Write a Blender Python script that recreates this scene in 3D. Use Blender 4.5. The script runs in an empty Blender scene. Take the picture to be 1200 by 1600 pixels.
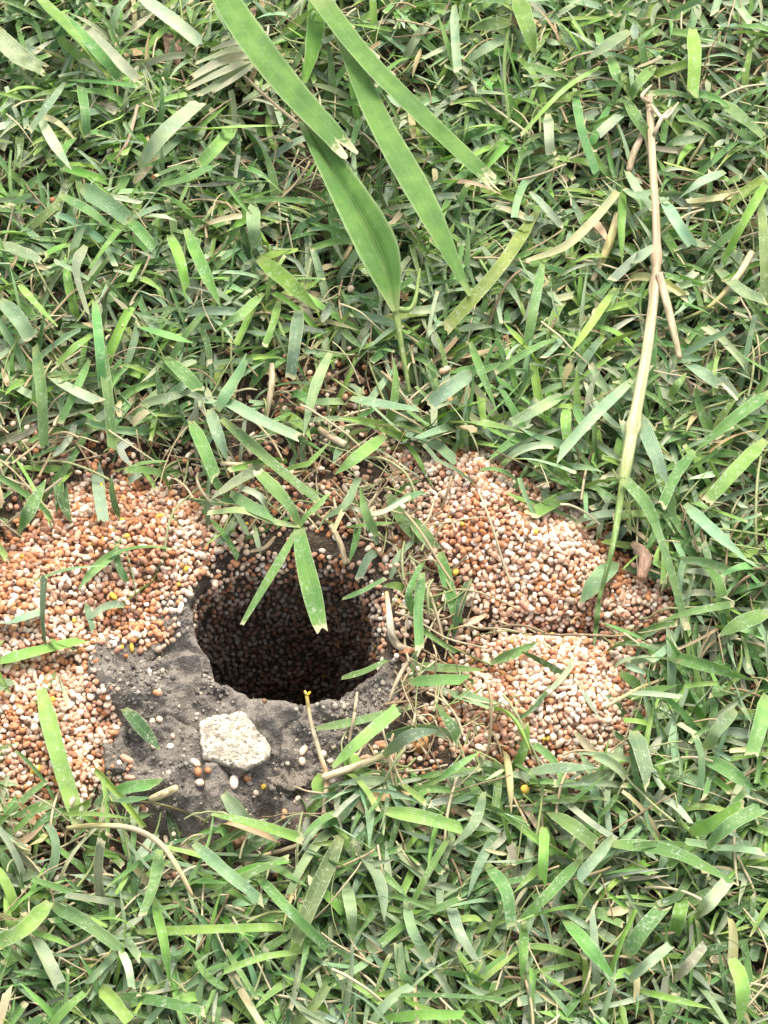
import bpy, math, random
import numpy as np
from mathutils import Vector

# ------------------------------------------------------------------ camera, sky, sun, exposure
SC = bpy.context.scene
COL = SC.collection
S = 0.150 / 1200.0                 # metres per photograph pixel at the look-at point
D = 0.50                           # camera distance
TILT = math.radians(28.0)          # away from straight down
FPX = D / S
CAM = np.array([0.0, -D * math.sin(TILT), D * math.cos(TILT)])
RIGHT = np.array([1.0, 0.0, 0.0])
FWD = -CAM / D
UPV = np.cross(RIGHT, FWD)
cam_d = bpy.data.cameras.new('camera')
cam = bpy.data.objects.new('camera', cam_d)
COL.objects.link(cam)
cam.location = CAM
cam.rotation_euler = (TILT, 0, 0)
cam_d.sensor_fit = 'HORIZONTAL'
cam_d.sensor_width = 36.0
cam_d.lens = 36.0 * FPX / 1200.0
cam_d.clip_start = 0.005
cam_d.clip_end = 500.0
SC.camera = cam

SUN_EL, SUN_AZ = math.radians(60), math.radians(12)     # azimuth measured from +Y towards +X
world = bpy.data.worlds.new('World')
SC.world = world
world.use_nodes = True
wn = world.node_tree.nodes
sky = wn.new('ShaderNodeTexSky')
sky.sky_type = 'NISHITA'
sky.sun_disc = False
sky.sun_elevation = SUN_EL
sky.sun_rotation = SUN_AZ
sky.dust_density = 4.0
sky.air_density = 1.0
sky.ozone_density = 0.6
wn['Background'].inputs['Strength'].default_value = 0.13
hsv = wn.new('ShaderNodeHueSaturation')            # thin white overcast: the blue is washed out of the whole sky
hsv.inputs['Saturation'].default_value = 0.4
world.node_tree.links.new(sky.outputs[0], hsv.inputs['Color'])
world.node_tree.links.new(hsv.outputs[0], wn['Background'].inputs['Color'])
sun_d = bpy.data.lights.new('sun', 'SUN')
sun_d.energy = 1.4
sun_d.angle = math.radians(25)
sun_d.color = (1.0, 0.93, 0.82)
sun = bpy.data.objects.new('sun', sun_d)
COL.objects.link(sun)
sdir = Vector((math.sin(SUN_AZ) * math.cos(SUN_EL), math.cos(SUN_AZ) * math.cos(SUN_EL), math.sin(SUN_EL)))
sun.rotation_euler = sdir.to_track_quat('Z', 'Y').to_euler()
SC.view_settings.view_transform = 'Standard'
SC.view_settings.look = 'None'
SC.view_settings.gamma = 1.0
SC.view_settings.use_curve_mapping = False
SC.view_settings.exposure = 1.72
SC.render.engine = 'CYCLES'
SC.cycles.use_denoising = True
SC.cycles.max_bounces = 8

RNG = np.random.default_rng(7)
random.seed(7)

# ------------------------------------------------------------------ projection and noise helpers
def P(px, py, z=0.0):
    """photo pixel(s) -> point(s) at world height z"""
    px = np.asarray(px, float); py = np.asarray(py, float)
    d = FWD + ((px - 600) / FPX)[..., None] * RIGHT + ((800 - py) / FPX)[..., None] * UPV
    t = (z - CAM[2]) / d[..., 2]
    return CAM + d * t[..., None]

def proj(p):
    q = np.asarray(p) - CAM
    dep = q @ FWD
    return 600 + (q @ RIGHT) / dep * FPX, 800 - (q @ UPV) / dep * FPX, dep

_TAB = np.random.default_rng(11).random((256, 256))
def vn(x, y, scale, seed=0):
    """smooth value noise, -1..1"""
    x = np.asarray(x) / scale + seed * 17.31 + 1000; y = np.asarray(y) / scale + seed * 9.77 + 1000
    xi = np.floor(x).astype(int); yi = np.floor(y).astype(int)
    fx = x - xi; fy = y - yi
    fx = fx * fx * fx * (fx * (fx * 6 - 15) + 10); fy = fy * fy * fy * (fy * (fy * 6 - 15) + 10)
    a = _TAB[xi & 255, yi & 255]; b = _TAB[(xi + 1) & 255, yi & 255]
    c = _TAB[xi & 255, (yi + 1) & 255]; d = _TAB[(xi + 1) & 255, (yi + 1) & 255]
    return 2 * ((a * (1 - fx) + b * fx) * (1 - fy) + (c * (1 - fx) + d * fx) * fy) - 1

def sdf(poly, x, y):
    """signed distance to a polygon, negative inside"""
    x = np.asarray(x, float); y = np.asarray(y, float)
    best = np.full(x.shape, 1e18); inside = np.zeros(x.shape, bool)
    n = len(poly)
    for i in range(n):
        ax, ay = poly[i][0], poly[i][1]; bx, by = poly[(i + 1) % n][0], poly[(i + 1) % n][1]
        ex, ey = bx - ax, by - ay
        t = np.clip(((x - ax) * ex + (y - ay) * ey) / (ex * ex + ey * ey + 1e-30), 0, 1)
        best = np.minimum(best, (x - ax - t * ex) ** 2 + (y - ay - t * ey) ** 2)
        c = (ay > y) != (by > y)
        with np.errstate(divide='ignore', invalid='ignore'):
            xx = ax + (y - ay) / (ey if ey != 0 else 1e-30) * ex
        inside ^= c & (x < xx)
    return np.where(inside, -1, 1) * np.sqrt(best)

def sstep(a, b, x):
    t = np.clip((x - a) / (b - a), 0, 1)
    return t * t * (3 - 2 * t)

# ------------------------------------------------------------------ outlines read off the photograph (pixels)
RIM = [(300,905),(318,882),(345,866),(378,852),(412,843),(450,836),(498,832),(542,842),(578,862),(597,892),(604,930),(606,972),(608,1008),
       (592,1036),(560,1052),(536,1066),(530,1085),(500,1099),(470,1104),(428,1096),(395,1092),(372,1086),(362,1070),(334,1062),(330,1044),(324,1022),(309,1002),(302,968),(293,934)]
MOUND_L = [(-60,870),(0,850),(55,825),(95,765),(180,738),(300,770),(335,800),(352,838),(312,868),(288,912),(235,935),(243,975),(180,985),(142,970),(128,1010),(104,1035),
           (132,1062),(165,1100),(150,1140),(142,1170),(172,1210),(105,1240),(50,1250),(-20,1230),(-70,1150)]
MOUND_U = [(640,705),(700,690),(760,690),(805,722),(850,765),(920,795),(960,855),(1000,895),(1050,925),(1045,958),(960,956),(900,952),(850,957),(800,945),(760,928),(720,905),(655,872),(628,840),(650,800),(670,765),(640,745)]
MOUND_D = [(760,1002),(800,980),(870,984),(960,1006),(985,1060),(992,1110),(980,1160),(930,1180),(870,1182),(832,1200),(775,1172),(742,1120),(738,1070),(758,1040),(738,1015)]
COLLAR = [(125,985),(180,985),(240,965),(288,912),(340,955),(350,1040),(400,1075),(470,1085),(540,1065),(605,1015),(622,1060),(590,1110),(540,1160),(515,1215),(440,1262),(365,1305),(290,1290),(215,1245),(165,1210),(172,1160),(150,1100),(122,1040)]

def w2(poly, z):
    a = np.array(poly, float)
    return P(a[:, 0], a[:, 1], z)[:, :2]

W_ML, W_MU, W_MD = w2(MOUND_L, .004), w2(MOUND_U, .005), w2(MOUND_D, .005)
W_COL = w2(COLLAR, .004)
W_GAP = w2([(735,955),(800,958),(870,966),(960,966),(1040,972),(1040,984),(960,990),(880,980),(800,978),(740,992)], .003)        # dark furrow between the two heaps
RIMZ = 0.0045
W_RIM = w2(RIM, RIMZ)
PITS = [(178,1128,26,.0035),(192,1032,18,.002),(412,1268,24,.007),(108,1340,34,.006),(690,1005,36,.004),(380,640,30,.003),(760,968,18,.006),(800,968,16,.006),(840,972,16,.006),(880,973,16,.006),(920,974,16,.006),(965,976,16,.006),(1010,978,16,.005),(620,1000,14,.003)]
PITW = [(*P(a, b, .002)[:2], r * S, d) for a, b, r, d in PITS]

def H(x, y):
    x = np.asarray(x, float); y = np.asarray(y, float)
    far = np.exp(-((x * x + y * y) / 0.25 ** 2) ** 2)
    h = .0012 * vn(x, y, .022, 1) + .0006 * vn(x, y, .007, 2) + .0003 * vn(x, y, .0025, 3)
    for k, (poly, hm) in enumerate(((W_ML, .0065), (W_MU, .0085), (W_MD, .0085))):
        t = sstep(.004, -.014, sdf(poly, x, y))
        h = h + hm * t * (1 + .22 * vn(x, y, .011, 5 + k))
    t = sstep(.0035, -.0045, sdf(W_COL, x, y))
    lump = .0036 * vn(x, y, .0095, 21) + .0014 * (1 - 2 * np.abs(vn(x, y, .0075, 22))) + .0013 * vn(x, y, .0030, 23) + .0006 * vn(x, y, .0015, 24) + .00035 * vn(x, y, .0008, 25) - .0012 * np.exp(-(vn(x, y, .013, 26) / .05) ** 2)
    h = h * (1 - .5 * t) + t * (.0042 + lump)
    for px, py, r, d in PITW:
        h = h - d * np.exp(-((x - px) ** 2 + (y - py) ** 2) / (r * r))
    return h * far

def PG(px, py, dh):
    """photo pixel -> point dh above the ground there"""
    px = np.asarray(px, float); py = np.asarray(py, float); dh = np.asarray(dh, float) * np.ones_like(px)
    z = dh.copy()
    for _ in range(4):
        p = P(px, py, z)
        z = H(p[..., 0], p[..., 1]) + dh
    return P(px, py, z)

# ------------------------------------------------------------------ mesh and material helpers
def new_mesh(name, verts, faces, col=None, uv=None, smooth=True):
    verts = np.asarray(verts, np.float32); faces = np.asarray(faces, np.int32)
    me = bpy.data.meshes.new(name)
    nv, nf, k = len(verts), len(faces), faces.shape[1]
    me.vertices.add(nv); me.vertices.foreach_set('co', verts.ravel())
    me.loops.add(nf * k); me.loops.foreach_set('vertex_index', faces.ravel())
    me.polygons.add(nf); me.polygons.foreach_set('loop_start', np.arange(nf, dtype=np.int32) * k)
    if smooth:
        me.polygons.foreach_set('use_smooth', np.ones(nf, bool))
    if col is not None:
        at = me.attributes.new('Col', 'FLOAT_COLOR', 'POINT')
        at.data.foreach_set('color', np.asarray(col, np.float32).ravel())
    if uv is not None:
        u = me.uv_layers.new(name='UVMap')
        u.data.foreach_set('uv', np.asarray(uv, np.float32)[faces.ravel()].ravel())
    me.update(calc_edges=True)
    return me

def link(name, me, mat=None, parent=None, loc=None, label=None, cat=None, group=None, kind=None):
    o = bpy.data.objects.new(name, me)
    COL.objects.link(o)
    if mat is not None and me is not None and not me.materials:
        me.materials.append(mat)
    if parent is not None: o.parent = parent
    if loc is not None: o.location = loc
    if label: o['label'] = label
    if cat: o['category'] = cat
    if group: o['group'] = group
    if kind: o['kind'] = kind
    return o

class NT:
    def __init__(self, name):
        self.m = bpy.data.materials.new(name); self.m.use_nodes = True
        self.t = self.m.node_tree; self.t.nodes.clear()
        self.out = self.n('ShaderNodeOutputMaterial')
    def n(self, ty, **kw):
        nd = self.t.nodes.new(ty)
        for k, v in kw.items(): setattr(nd, k, v)
        return nd
    def l(self, a, b): self.t.links.new(a, b)
    def put(self, sock, v):
        if isinstance(v, bpy.types.NodeSocket): self.l(v, sock)
        else: sock.default_value = v
    def math(self, op, a, b=0.0, clamp=False):
        nd = self.n('ShaderNodeMath', operation=op, use_clamp=clamp)
        self.put(nd.inputs[0], a); self.put(nd.inputs[1], b)
        return nd.outputs[0]
    def mix(self, f, a, b, blend='MIX'):
        nd = self.n('ShaderNodeMix', data_type='RGBA', blend_type=blend)
        self.put(nd.inputs[0], f)
        for s, v in ((nd.inputs[6], a), (nd.inputs[7], b)):
            self.put(s, v if isinstance(v, bpy.types.NodeSocket) else (*v, 1.0))
        return nd.outputs[2]
    def noise(self, vec, scale, detail=2, rough=.5):
        nd = self.n('ShaderNodeTexNoise')
        self.l(vec, nd.inputs['Vector']); nd.inputs['Scale'].default_value = scale
        nd.inputs['Detail'].default_value = detail; nd.inputs['Roughness'].default_value = rough
        return nd.outputs['Fac']
    def ramp(self, f, a, b):
        nd = self.n('ShaderNodeMapRange', interpolation_type='SMOOTHSTEP')
        self.l(f, nd.inputs[0]); nd.inputs[1].default_value = a; nd.inputs[2].default_value = b
        return nd.outputs[0]
    def bump(self, h, dist, strength=1.0, prev=None):
        nd = self.n('ShaderNodeBump'); self.l(h, nd.inputs['Height'])
        nd.inputs['Distance'].default_value = dist; nd.inputs['Strength'].default_value = strength
        if prev is not None: self.l(prev, nd.inputs['Normal'])
        return nd.outputs[0]
    def bsdf(self, color, rough=.8, spec=.3, normal=None):
        b = self.n('ShaderNodeBsdfPrincipled')
        self.put(b.inputs['Base Color'], color if isinstance(color, bpy.types.NodeSocket) else (*color, 1))
        self.put(b.inputs['Roughness'], rough); b.inputs['Specular IOR Level'].default_value = spec
        if normal is not None: self.l(normal, b.inputs['Normal'])
        return b.outputs[0]
    def done(self, sh): self.l(sh, self.out.inputs['Surface']); return self.m

def mat_soil():
    t = NT('soil'); pos = t.n('ShaderNodeNewGeometry').outputs['Position']
    at = t.n('ShaderNodeAttribute', attribute_name='Col')
    f = t.noise(pos, 260, 4, .6); g = t.noise(pos, 2600, 3, .6); s = t.noise(pos, 1100, 2, .5)
    c = t.mix(t.ramp(f, .3, .7), (.72, .72, .72), (1.22, 1.20, 1.16))
    c = t.mix(1.0, at.outputs['Color'], c, 'MULTIPLY')
    c = t.mix(t.math('MULTIPLY', t.ramp(g, .56, .74), .75), c, (.36, .31, .25))
    c = t.mix(t.math('MULTIPLY', t.ramp(g, .42, .28), .5), c, (.06, .05, .04))
    c = t.mix(t.math('MULTIPLY', t.ramp(s, .66, .75), .6), c, (.42, .36, .28))
    n = t.bump(g, .0005, .9); n = t.bump(s, .0008, .7, n)
    return t.done(t.bsdf(c, .95, .12, n))

def mat_grain():
    t = NT('granule'); pos = t.n('ShaderNodeNewGeometry').outputs['Position']
    at = t.n('ShaderNodeAttribute', attribute_name='Col')
    f = t.noise(pos, 1500, 2); g = t.noise(pos, 5200, 2)
    c = t.mix(t.ramp(f, .35, .7), at.outputs['Color'], t.mix(1.0, at.outputs['Color'], (.80, .70, .62), 'MULTIPLY'))
    c = t.mix(t.math('MULTIPLY', t.ramp(g, .62, .72), .35), c, (.25, .15, .09))
    return t.done(t.bsdf(c, .75, .2, t.bump(g, .00016, .8)))

def mat_blade(broad=False):
    t = NT('broad_leaf' if broad else 'leaf')
    pos = t.n('ShaderNodeNewGeometry').outputs['Position']
    at = t.n('ShaderNodeAttribute', attribute_name='Col')
    uv = t.n('ShaderNodeUVMap', uv_map='UVMap')
    sep = t.n('ShaderNodeSeparateXYZ'); t.l(uv.outputs[0], sep.inputs[0])
    u, v = sep.outputs[0], sep.outputs[1]
    stripe = t.math('SINE', t.math('MULTIPLY', u, 6.2832 * (16 if broad else 7)))
    c = t.mix(t.math('MULTIPLY', t.math('ADD', stripe, 1.0), .5), t.mix(1.0, at.outputs['Color'], (.90, .91, .90) if not broad else (.90, .91, .90), 'MULTIPLY'), t.mix(1.0, at.outputs['Color'], (1.10, 1.08, 1.11) if not broad else (1.10, 1.08, 1.12), 'MULTIPLY'))
    # pale midrib
    mid = t.math('ABSOLUTE', t.math('SUBTRACT', u, .5))
    c = t.mix(t.math('MULTIPLY', t.ramp(mid, .05, .0), .15 if broad else .3), c, (.24, .32, .13))
    c = t.mix(t.math('MULTIPLY', t.ramp(mid, .40, .5), .45), c, (.34, .39, .22))
    # uneven growth colour and dusty film
    f = t.noise(pos, 170, 3, .6)
    c = t.mix(t.ramp(f, .35, .68), t.mix(1.0, c, (.78, .84, .80), 'MULTIPLY'), t.mix(1.0, c, (1.15, 1.1, 1.0), 'MULTIPLY'))
    g = t.noise(pos, 1700, 4, .65)
    h = t.noise(pos, 380, 2, .5)
    dust = t.math('MULTIPLY', t.ramp(g, .47, .68), t.math('MULTIPLY', t.ramp(h, .40, .68), .10 if broad else .60))
    c = t.mix(dust, c, (.44, .47, .37))
    # straw tip, worn in
    vv = t.math('ADD', v, t.math('MULTIPLY', t.math('SUBTRACT', t.noise(pos, 1300, 2), .5), .10))
    tip = t.math('MULTIPLY', t.ramp(vv, .925, .985), at.outputs['Alpha'])
    c = t.mix(tip, c, (.50, .45, .27))
    base = t.math('MULTIPLY', t.ramp(v, .16, .0), .5)
    c = t.mix(base, c, (.30, .32, .14))
    n = t.bump(stripe, .00004, .35); n = t.bump(g, .00008, .4, n)
    b = t.bsdf(c, .62, .18, n)
    tr = t.n('ShaderNodeBsdfTranslucent')
    t.l(t.mix(1.0, c, (1.1, 1.25, .5), 'MULTIPLY'), tr.inputs['Color'])
    mx = t.n('ShaderNodeMixShader'); mx.inputs[0].default_value = .22
    t.l(b, mx.inputs[1]); t.l(tr.outputs[0], mx.inputs[2])
    return t.done(mx.outputs[0])

def mat_straw():
    t = NT('straw'); pos = t.n('ShaderNodeNewGeometry').outputs['Position']
    at = t.n('ShaderNodeAttribute', attribute_name='Col')
    f = t.noise(pos, 900, 3, .6); g = t.noise(pos, 250, 2)
    uv = t.n('ShaderNodeUVMap', uv_map='UVMap')
    mp = t.n('ShaderNodeMapping'); t.l(uv.outputs[0], mp.inputs[0]); mp.inputs['Scale'].default_value = (16, 5, 1)
    k = t.noise(mp.outputs[0], 1.0, 3, .6)
    c = t.mix(t.ramp(k, .3, .7), t.mix(1.0, at.outputs['Color'], (.52, .47, .40), 'MULTIPLY'), t.mix(1.0, at.outputs['Color'], (1.18, 1.16, 1.12), 'MULTIPLY'))
    c = t.mix(t.math('MULTIPLY', t.ramp(g, .58, .75), .18), c, (.24, .15, .09))
    c = t.mix(t.math('MULTIPLY', t.ramp(f, .58, .7), .3), c, (.62, .56, .44))
    return t.done(t.bsdf(c, .7, .2, t.bump(k, .0002, .5)))

def mat_stone():
    t = NT('pale_stone'); pos = t.n('ShaderNodeNewGeometry').outputs['Position']
    f = t.noise(pos, 420, 4, .6); g = t.noise(pos, 1500, 3, .6)
    c = t.mix(t.ramp(f, .35, .62), (.66, .60, .47), (.52, .45, .33))
    c = t.mix(t.math('MULTIPLY', t.ramp(g, .50, .64), .85), c, (.26, .215, .155))
    c = t.mix(t.math('MULTIPLY', t.ramp(t.noise(pos, 210, 3, .6), .52, .68), .8), c, (.30, .26, .21))
    n = t.bump(g, .0010, 1.0); n = t.bump(f, .0016, .8, n)
    return t.done(t.bsdf(c, .9, .2, n))

M_SOIL, M_GRAIN, M_BLADE, M_BROAD, M_STRAW, M_STONE = mat_soil(), mat_grain(), mat_blade(), mat_blade(True), mat_straw(), mat_stone()

# ------------------------------------------------------------------ the ground, the soil collar and the burrow: one polar net round the hole
NA = 960
CEN = P(452, 968, RIMZ)[:2]
def resample_polar(poly, n):
    a = np.array(poly) - CEN
    out = np.zeros((n, 2)); th = np.linspace(-math.pi, math.pi, n, endpoint=False)
    m = len(a)
    for k, t in enumerate(th):
        dx, dy = math.cos(t), math.sin(t); best = 0
        for i in range(m):
            p, q = a[i], a[(i + 1) % m]
            ex, ey = q - p
            den = dx * ey - dy * ex
            if abs(den) < 1e-15: continue
            r = (p[0] * ey - p[1] * ex) / den
            s = (p[0] * dy - p[1] * dx) / den
            if r > 0 and -1e-9 <= s <= 1 + 1e-9: best = max(best, r)
        out[k] = (dx * best, dy * best)
    return th, out
TH, RIMV = resample_polar(W_RIM, NA)
_r = np.hypot(RIMV[:, 0], RIMV[:, 1])
_k = np.array([1, 3, 5, 3, 1.]); _k /= _k.sum()
_r = sum(np.roll(_r, j - 2) * _k[j] for j in range(5))
_r *= 1 + .014 * vn(TH, TH * 0, .12, 41) + .012 * vn(TH, TH * 0, .045, 42)
DIRS = np.stack([np.cos(TH), np.sin(TH)], 1)
RIMV = DIRS * _r[:, None]
rings = []
s_out = np.concatenate([np.linspace(0, .055, 150) ** 1.0, .055 + np.linspace(0, 1, 131)[1:] ** 1.3 * .17, [.27, .36, .55, 1, 2.5, 8, 25, 80]])
xy_rings = [CEN + DIRS * (_r + s)[:, None] for s in s_out]
zr = []
for q, s in zip(xy_rings, s_out):
    zr.append(H(q[:, 0], q[:, 1]))
XY = np.array(xy_rings); ZZ = np.array(zr)
# thin lip that rounds over into the hole
lip = np.exp(-s_out / .0011)[:, None]
ZZ = ZZ - .0010 * lip * (XY[..., 0] < 1)
V_out = np.concatenate([XY, ZZ[..., None]], -1)
RIMH = ZZ[0]
ND = 80
deps = np.linspace(0, 1, ND) ** 1.15 * .125
tun = []
for d in deps:
    und = .0022 * (1 - math.exp(-d / .002))                   # undercut below the crust on the near side
    near = np.clip(-DIRS[:, 1] * .8 - DIRS[:, 0] * .6, 0, 1)
    rr = _r * (1 - .22 * d / .125) + und * near
    rr = rr + .0013 * vn(TH * 12, np.full(NA, d * 900), 6., 51) + .0007 * vn(TH * 30, np.full(NA, d * 2500), 5., 52)
    if d == 0: rr = _r.copy()
    c = CEN + np.array([-.05 * d, -.09 * d])
    q = c + DIRS * rr[:, None]
    tun.append(np.concatenate([q, (RIMH * max(0, 1 - d / .01) - d + RIMZ * min(1, d / .01))[:, None]], 1))
V_tun = np.array(tun)

def grid_faces(nr, na):
    i, j = np.meshgrid(np.arange(nr - 1), np.arange(na), indexing='ij')
    a = i * na + j; b = i * na + (j + 1) % na
    return np.stack([a, b, b + na, a + na], -1).reshape(-1, 4)

def compact(verts, faces, *extra):
    used = np.unique(faces); remap = np.full(len(verts), -1); remap[used] = np.arange(len(used))
    return (verts[used], remap[faces]) + tuple(e[used] for e in extra)

Vo = V_out.reshape(-1, 3)
F = grid_faces(len(s_out), NA)[:, ::-1]
sd_col = sdf(W_COL, Vo[:, 0], Vo[:, 1])
dist = np.hypot(Vo[:, 0], Vo[:, 1])
clay = sstep(.004, -.002, sd_col + .002 * vn(Vo[:, 0], Vo[:, 1], .005, 61))[:, None]
lawn = sstep(.21, .29, dist)[:, None]
mott = (.75 + .35 * vn(Vo[:, 0], Vo[:, 1], .006, 62))[:, None]
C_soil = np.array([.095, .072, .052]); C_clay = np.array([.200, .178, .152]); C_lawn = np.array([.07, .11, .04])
colr = (C_soil * mott) * (1 - clay) + C_clay * (.85 + .3 * mott - .2) * clay
fines = sstep(.003, -.004, np.minimum(np.minimum(sdf(W_ML, Vo[:, 0], Vo[:, 1]), sdf(W_MU, Vo[:, 0], Vo[:, 1])), sdf(W_MD, Vo[:, 0], Vo[:, 1])))[:, None] * (1 - clay)
colr = colr * (1 - fines) + np.array([.20, .125, .08]) * fines
colr = colr * (1 - lawn) + C_lawn * lawn
colr = np.concatenate([colr, np.ones((len(colr), 1))], 1)
isc = (sd_col[F] < .0012).any(1) & (np.repeat(np.arange(len(s_out) - 1), NA) < 150)
v, f, c = compact(Vo, F[~isc], colr)
ground = link('ground', new_mesh('ground', v, f, c), M_SOIL, kind='structure')
v, f, c = compact(Vo, F[isc], colr)
link('soil_collar', new_mesh('soil_collar', v, f, c), M_SOIL, label='lumpy grey-brown crust of bare soil along the near rim of the hole', cat='soil')
Vt = V_tun.reshape(-1, 3)
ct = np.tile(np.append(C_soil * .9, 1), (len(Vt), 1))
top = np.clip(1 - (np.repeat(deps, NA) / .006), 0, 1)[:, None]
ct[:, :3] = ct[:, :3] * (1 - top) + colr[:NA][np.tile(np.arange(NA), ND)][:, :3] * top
burrow = link('burrow', None, label='dark open burrow hole sunk into the bare soil between the granule mounds', cat='hole')
burrow.location = (*CEN, 0)
off = np.array([*CEN, 0])
ft = grid_faces(ND, NA)
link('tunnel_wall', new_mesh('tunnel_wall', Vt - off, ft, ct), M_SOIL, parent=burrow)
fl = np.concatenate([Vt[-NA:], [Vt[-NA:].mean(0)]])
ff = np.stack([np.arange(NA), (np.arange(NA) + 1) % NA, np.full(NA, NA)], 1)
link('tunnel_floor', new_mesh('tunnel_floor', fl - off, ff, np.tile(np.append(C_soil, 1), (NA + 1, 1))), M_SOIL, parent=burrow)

# ------------------------------------------------------------------ z-buffer bookkeeping: which blades and granules show most
BW, BH = 400, 533
zb = {'cell': [], 'dep': [], 'id': []}
def splat(pts, ids):
    x, y, d = proj(pts)
    cx = np.floor(x / 3).astype(int); cy = np.floor(y / 3).astype(int)
    ok = (cx >= 0) & (cx < BW) & (cy >= 0) & (cy < BH)
    zb['cell'].append((cy * BW + cx)[ok]); zb['dep'].append(d[ok]); zb['id'].append(ids[ok])
def shown(n):
    cell = np.concatenate(zb['cell']); dep = np.concatenate(zb['dep']); ids = np.concatenate(zb['id'])
    o = np.lexsort((dep, cell)); cell, ids = cell[o], ids[o]
    first = np.concatenate([[True], cell[1:] != cell[:-1]])
    return np.bincount(ids[first], minlength=n)
NEXT_ID = [1]          # id 0 stands for everything that is a thing already
def take_ids(n):
    a = NEXT_ID[0]; NEXT_ID[0] += n
    return np.arange(a, a + n)

# ------------------------------------------------------------------ words for labels
HC = (452, 968)
NUM = ['twelve', 'one', 'two', 'three', 'four', 'five', 'six', 'seven', 'eight', 'nine', 'ten', 'eleven']
def where(px, py):
    a = math.degrees(math.atan2(px - HC[0], HC[1] - py)) % 360
    r = math.hypot(px - HC[0], py - HC[1]) / 300
    k = max(1, round(r * 4))
    w, q = divmod(k, 4)
    word = ['', 'one', 'two', 'three', 'four', 'five'][w]
    frac = ['', 'a-quarter', 'a-half', 'three-quarter'][q]
    dist = (word + ('-and-' if word and frac else '') + frac)
    hh = round(a / 15) % 24
    hour = NUM[hh // 2] if hh % 2 == 0 else 'half-past-' + NUM[hh // 2]
    oc = " o'clock" if hh % 2 == 0 else ''
    return f"{hour}{oc} from the hole, {dist} hole-width{'s' if k > 4 else ''} away"
def heading(dx, dy):
    a = math.degrees(math.atan2(dx, -dy)) % 360
    return ['pointing up', 'pointing up-slant', 'lying level', 'pointing down-slant', 'pointing down', 'pointing down-slant', 'lying level', 'pointing up-slant'][round(a / 45) % 8]

# ------------------------------------------------------------------ granules
def ico2(sub=2):
    import bmesh
    bm = bmesh.new(); bmesh.ops.create_icosphere(bm, subdivisions=sub, radius=1)
    bm.verts.ensure_lookup_table()
    v = np.array([x.co[:] for x in bm.verts]); f = np.array([[q.index for q in p.verts] for p in bm.faces]); bm.free()
    return v, f
ICO_V, ICO_F = ico2()
_v1, ICO_F1 = ico2(1)
ICO_I = np.array([int(np.argmin(((ICO_V - q) ** 2).sum(1))) for q in _v1])      # the twelve corners of the coarse ball within the fine one
SHAPES = []
_g = np.random.default_rng(3)
for k in range(16):
    v = ICO_V.copy()
    if k < 10: sc = np.array([_g.uniform(.95, 1.2), _g.uniform(.85, 1.0), _g.uniform(.8, .95)])
    else: sc = np.array([_g.uniform(1.45, 1.9), _g.uniform(.8, .92), _g.uniform(.75, .9)])
    dirs = _g.normal(size=(7, 3)); dirs /= np.linalg.norm(dirs, axis=1)[:, None]
    for dd in dirs:
        v = v * (1 + _g.uniform(-.22, .12) * np.clip(v @ dd, 0, 1)[:, None] ** 2)
    v = v * (1 + _g.uniform(-.06, .06, (len(v), 1)))
    if k >= 10: v[:, 0] = np.sign(v[:, 0]) * np.abs(v[:, 0]) ** .75     # blunt-ended rods
    SHAPES.append(v * sc)
PAL = np.array([(.78, .62, .47), (.82, .73, .61), (.69, .46, .32), (.60, .34, .23), (.58, .29, .15), (.49, .22, .10), (.38, .20, .13), (.42, .33, .25), (.66, .46, .08), (.20, .12, .08)])
PAL = PAL * .94
PALW = np.array([.23, .14, .16, .18, .14, .07, .04, .02, .006, .015]); PALW = PALW / PALW.sum()
GR = np.random.default_rng(23)

def dart(cand, dmin, keep=None):
    """greedy minimum distance"""
    cell = {}; out = []
    pts = [] if keep is None else keep
    for i, p in enumerate(cand):
        k = (int(math.floor(p[0] / dmin)), int(math.floor(p[1] / dmin)), int(math.floor(p[2] / dmin)))
        bad = False
        for a in (-1, 0, 1):
            for b in (-1, 0, 1):
                for c in (-1, 0, 1):
                    for q in cell.get((k[0] + a, k[1] + b, k[2] + c), ()):
                        if (q[0] - p[0]) ** 2 + (q[1] - p[1]) ** 2 + (q[2] - p[2]) ** 2 < dmin * dmin: bad = True; break
                    if bad: break
                if bad: break
            if bad: break
        if not bad:
            cell.setdefault(k, []).append(p); out.append(i)
    return np.array(out, int)

def rot_mats(n, flat=.5):
    az = GR.uniform(0, 2 * math.pi, n); tl = GR.normal(0, flat, n); rl = GR.uniform(0, 2 * math.pi, n)
    ca, sa, cb, sb, cr, sr = np.cos(az), np.sin(az), np.cos(tl), np.sin(tl), np.cos(rl), np.sin(rl)
    Z = np.zeros(n); O = np.ones(n)
    Rz = np.stack([ca, -sa, Z, sa, ca, Z, Z, Z, O], 1).reshape(-1, 3, 3)
    Ry = np.stack([cb, Z, sb, Z, O, Z, -sb, Z, cb], 1).reshape(-1, 3, 3)
    Rx = np.stack([O, Z, Z, Z, cr, -sr, Z, sr, cr], 1).reshape(-1, 3, 3)
    return Rz @ Ry @ Rx, (az, tl, rl)

def pick_colours(p, n):
    shift = vn(p[:, 0], p[:, 1], .012, 71) + .5 * vn(p[:, 0], p[:, 1], .004, 72)
    pale = np.array([1, 1, 1, .2, -.2, -.8, -1, 0, 0, -1])
    lw = np.log(PALW)[None] + shift[:, None] * pale[None] * 1.1
    w = np.exp(lw); w /= w.sum(1, keepdims=True)
    u = GR.random(n)[:, None]
    return (w.cumsum(1) < u).sum(1).clip(0, len(PAL) - 1)

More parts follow.
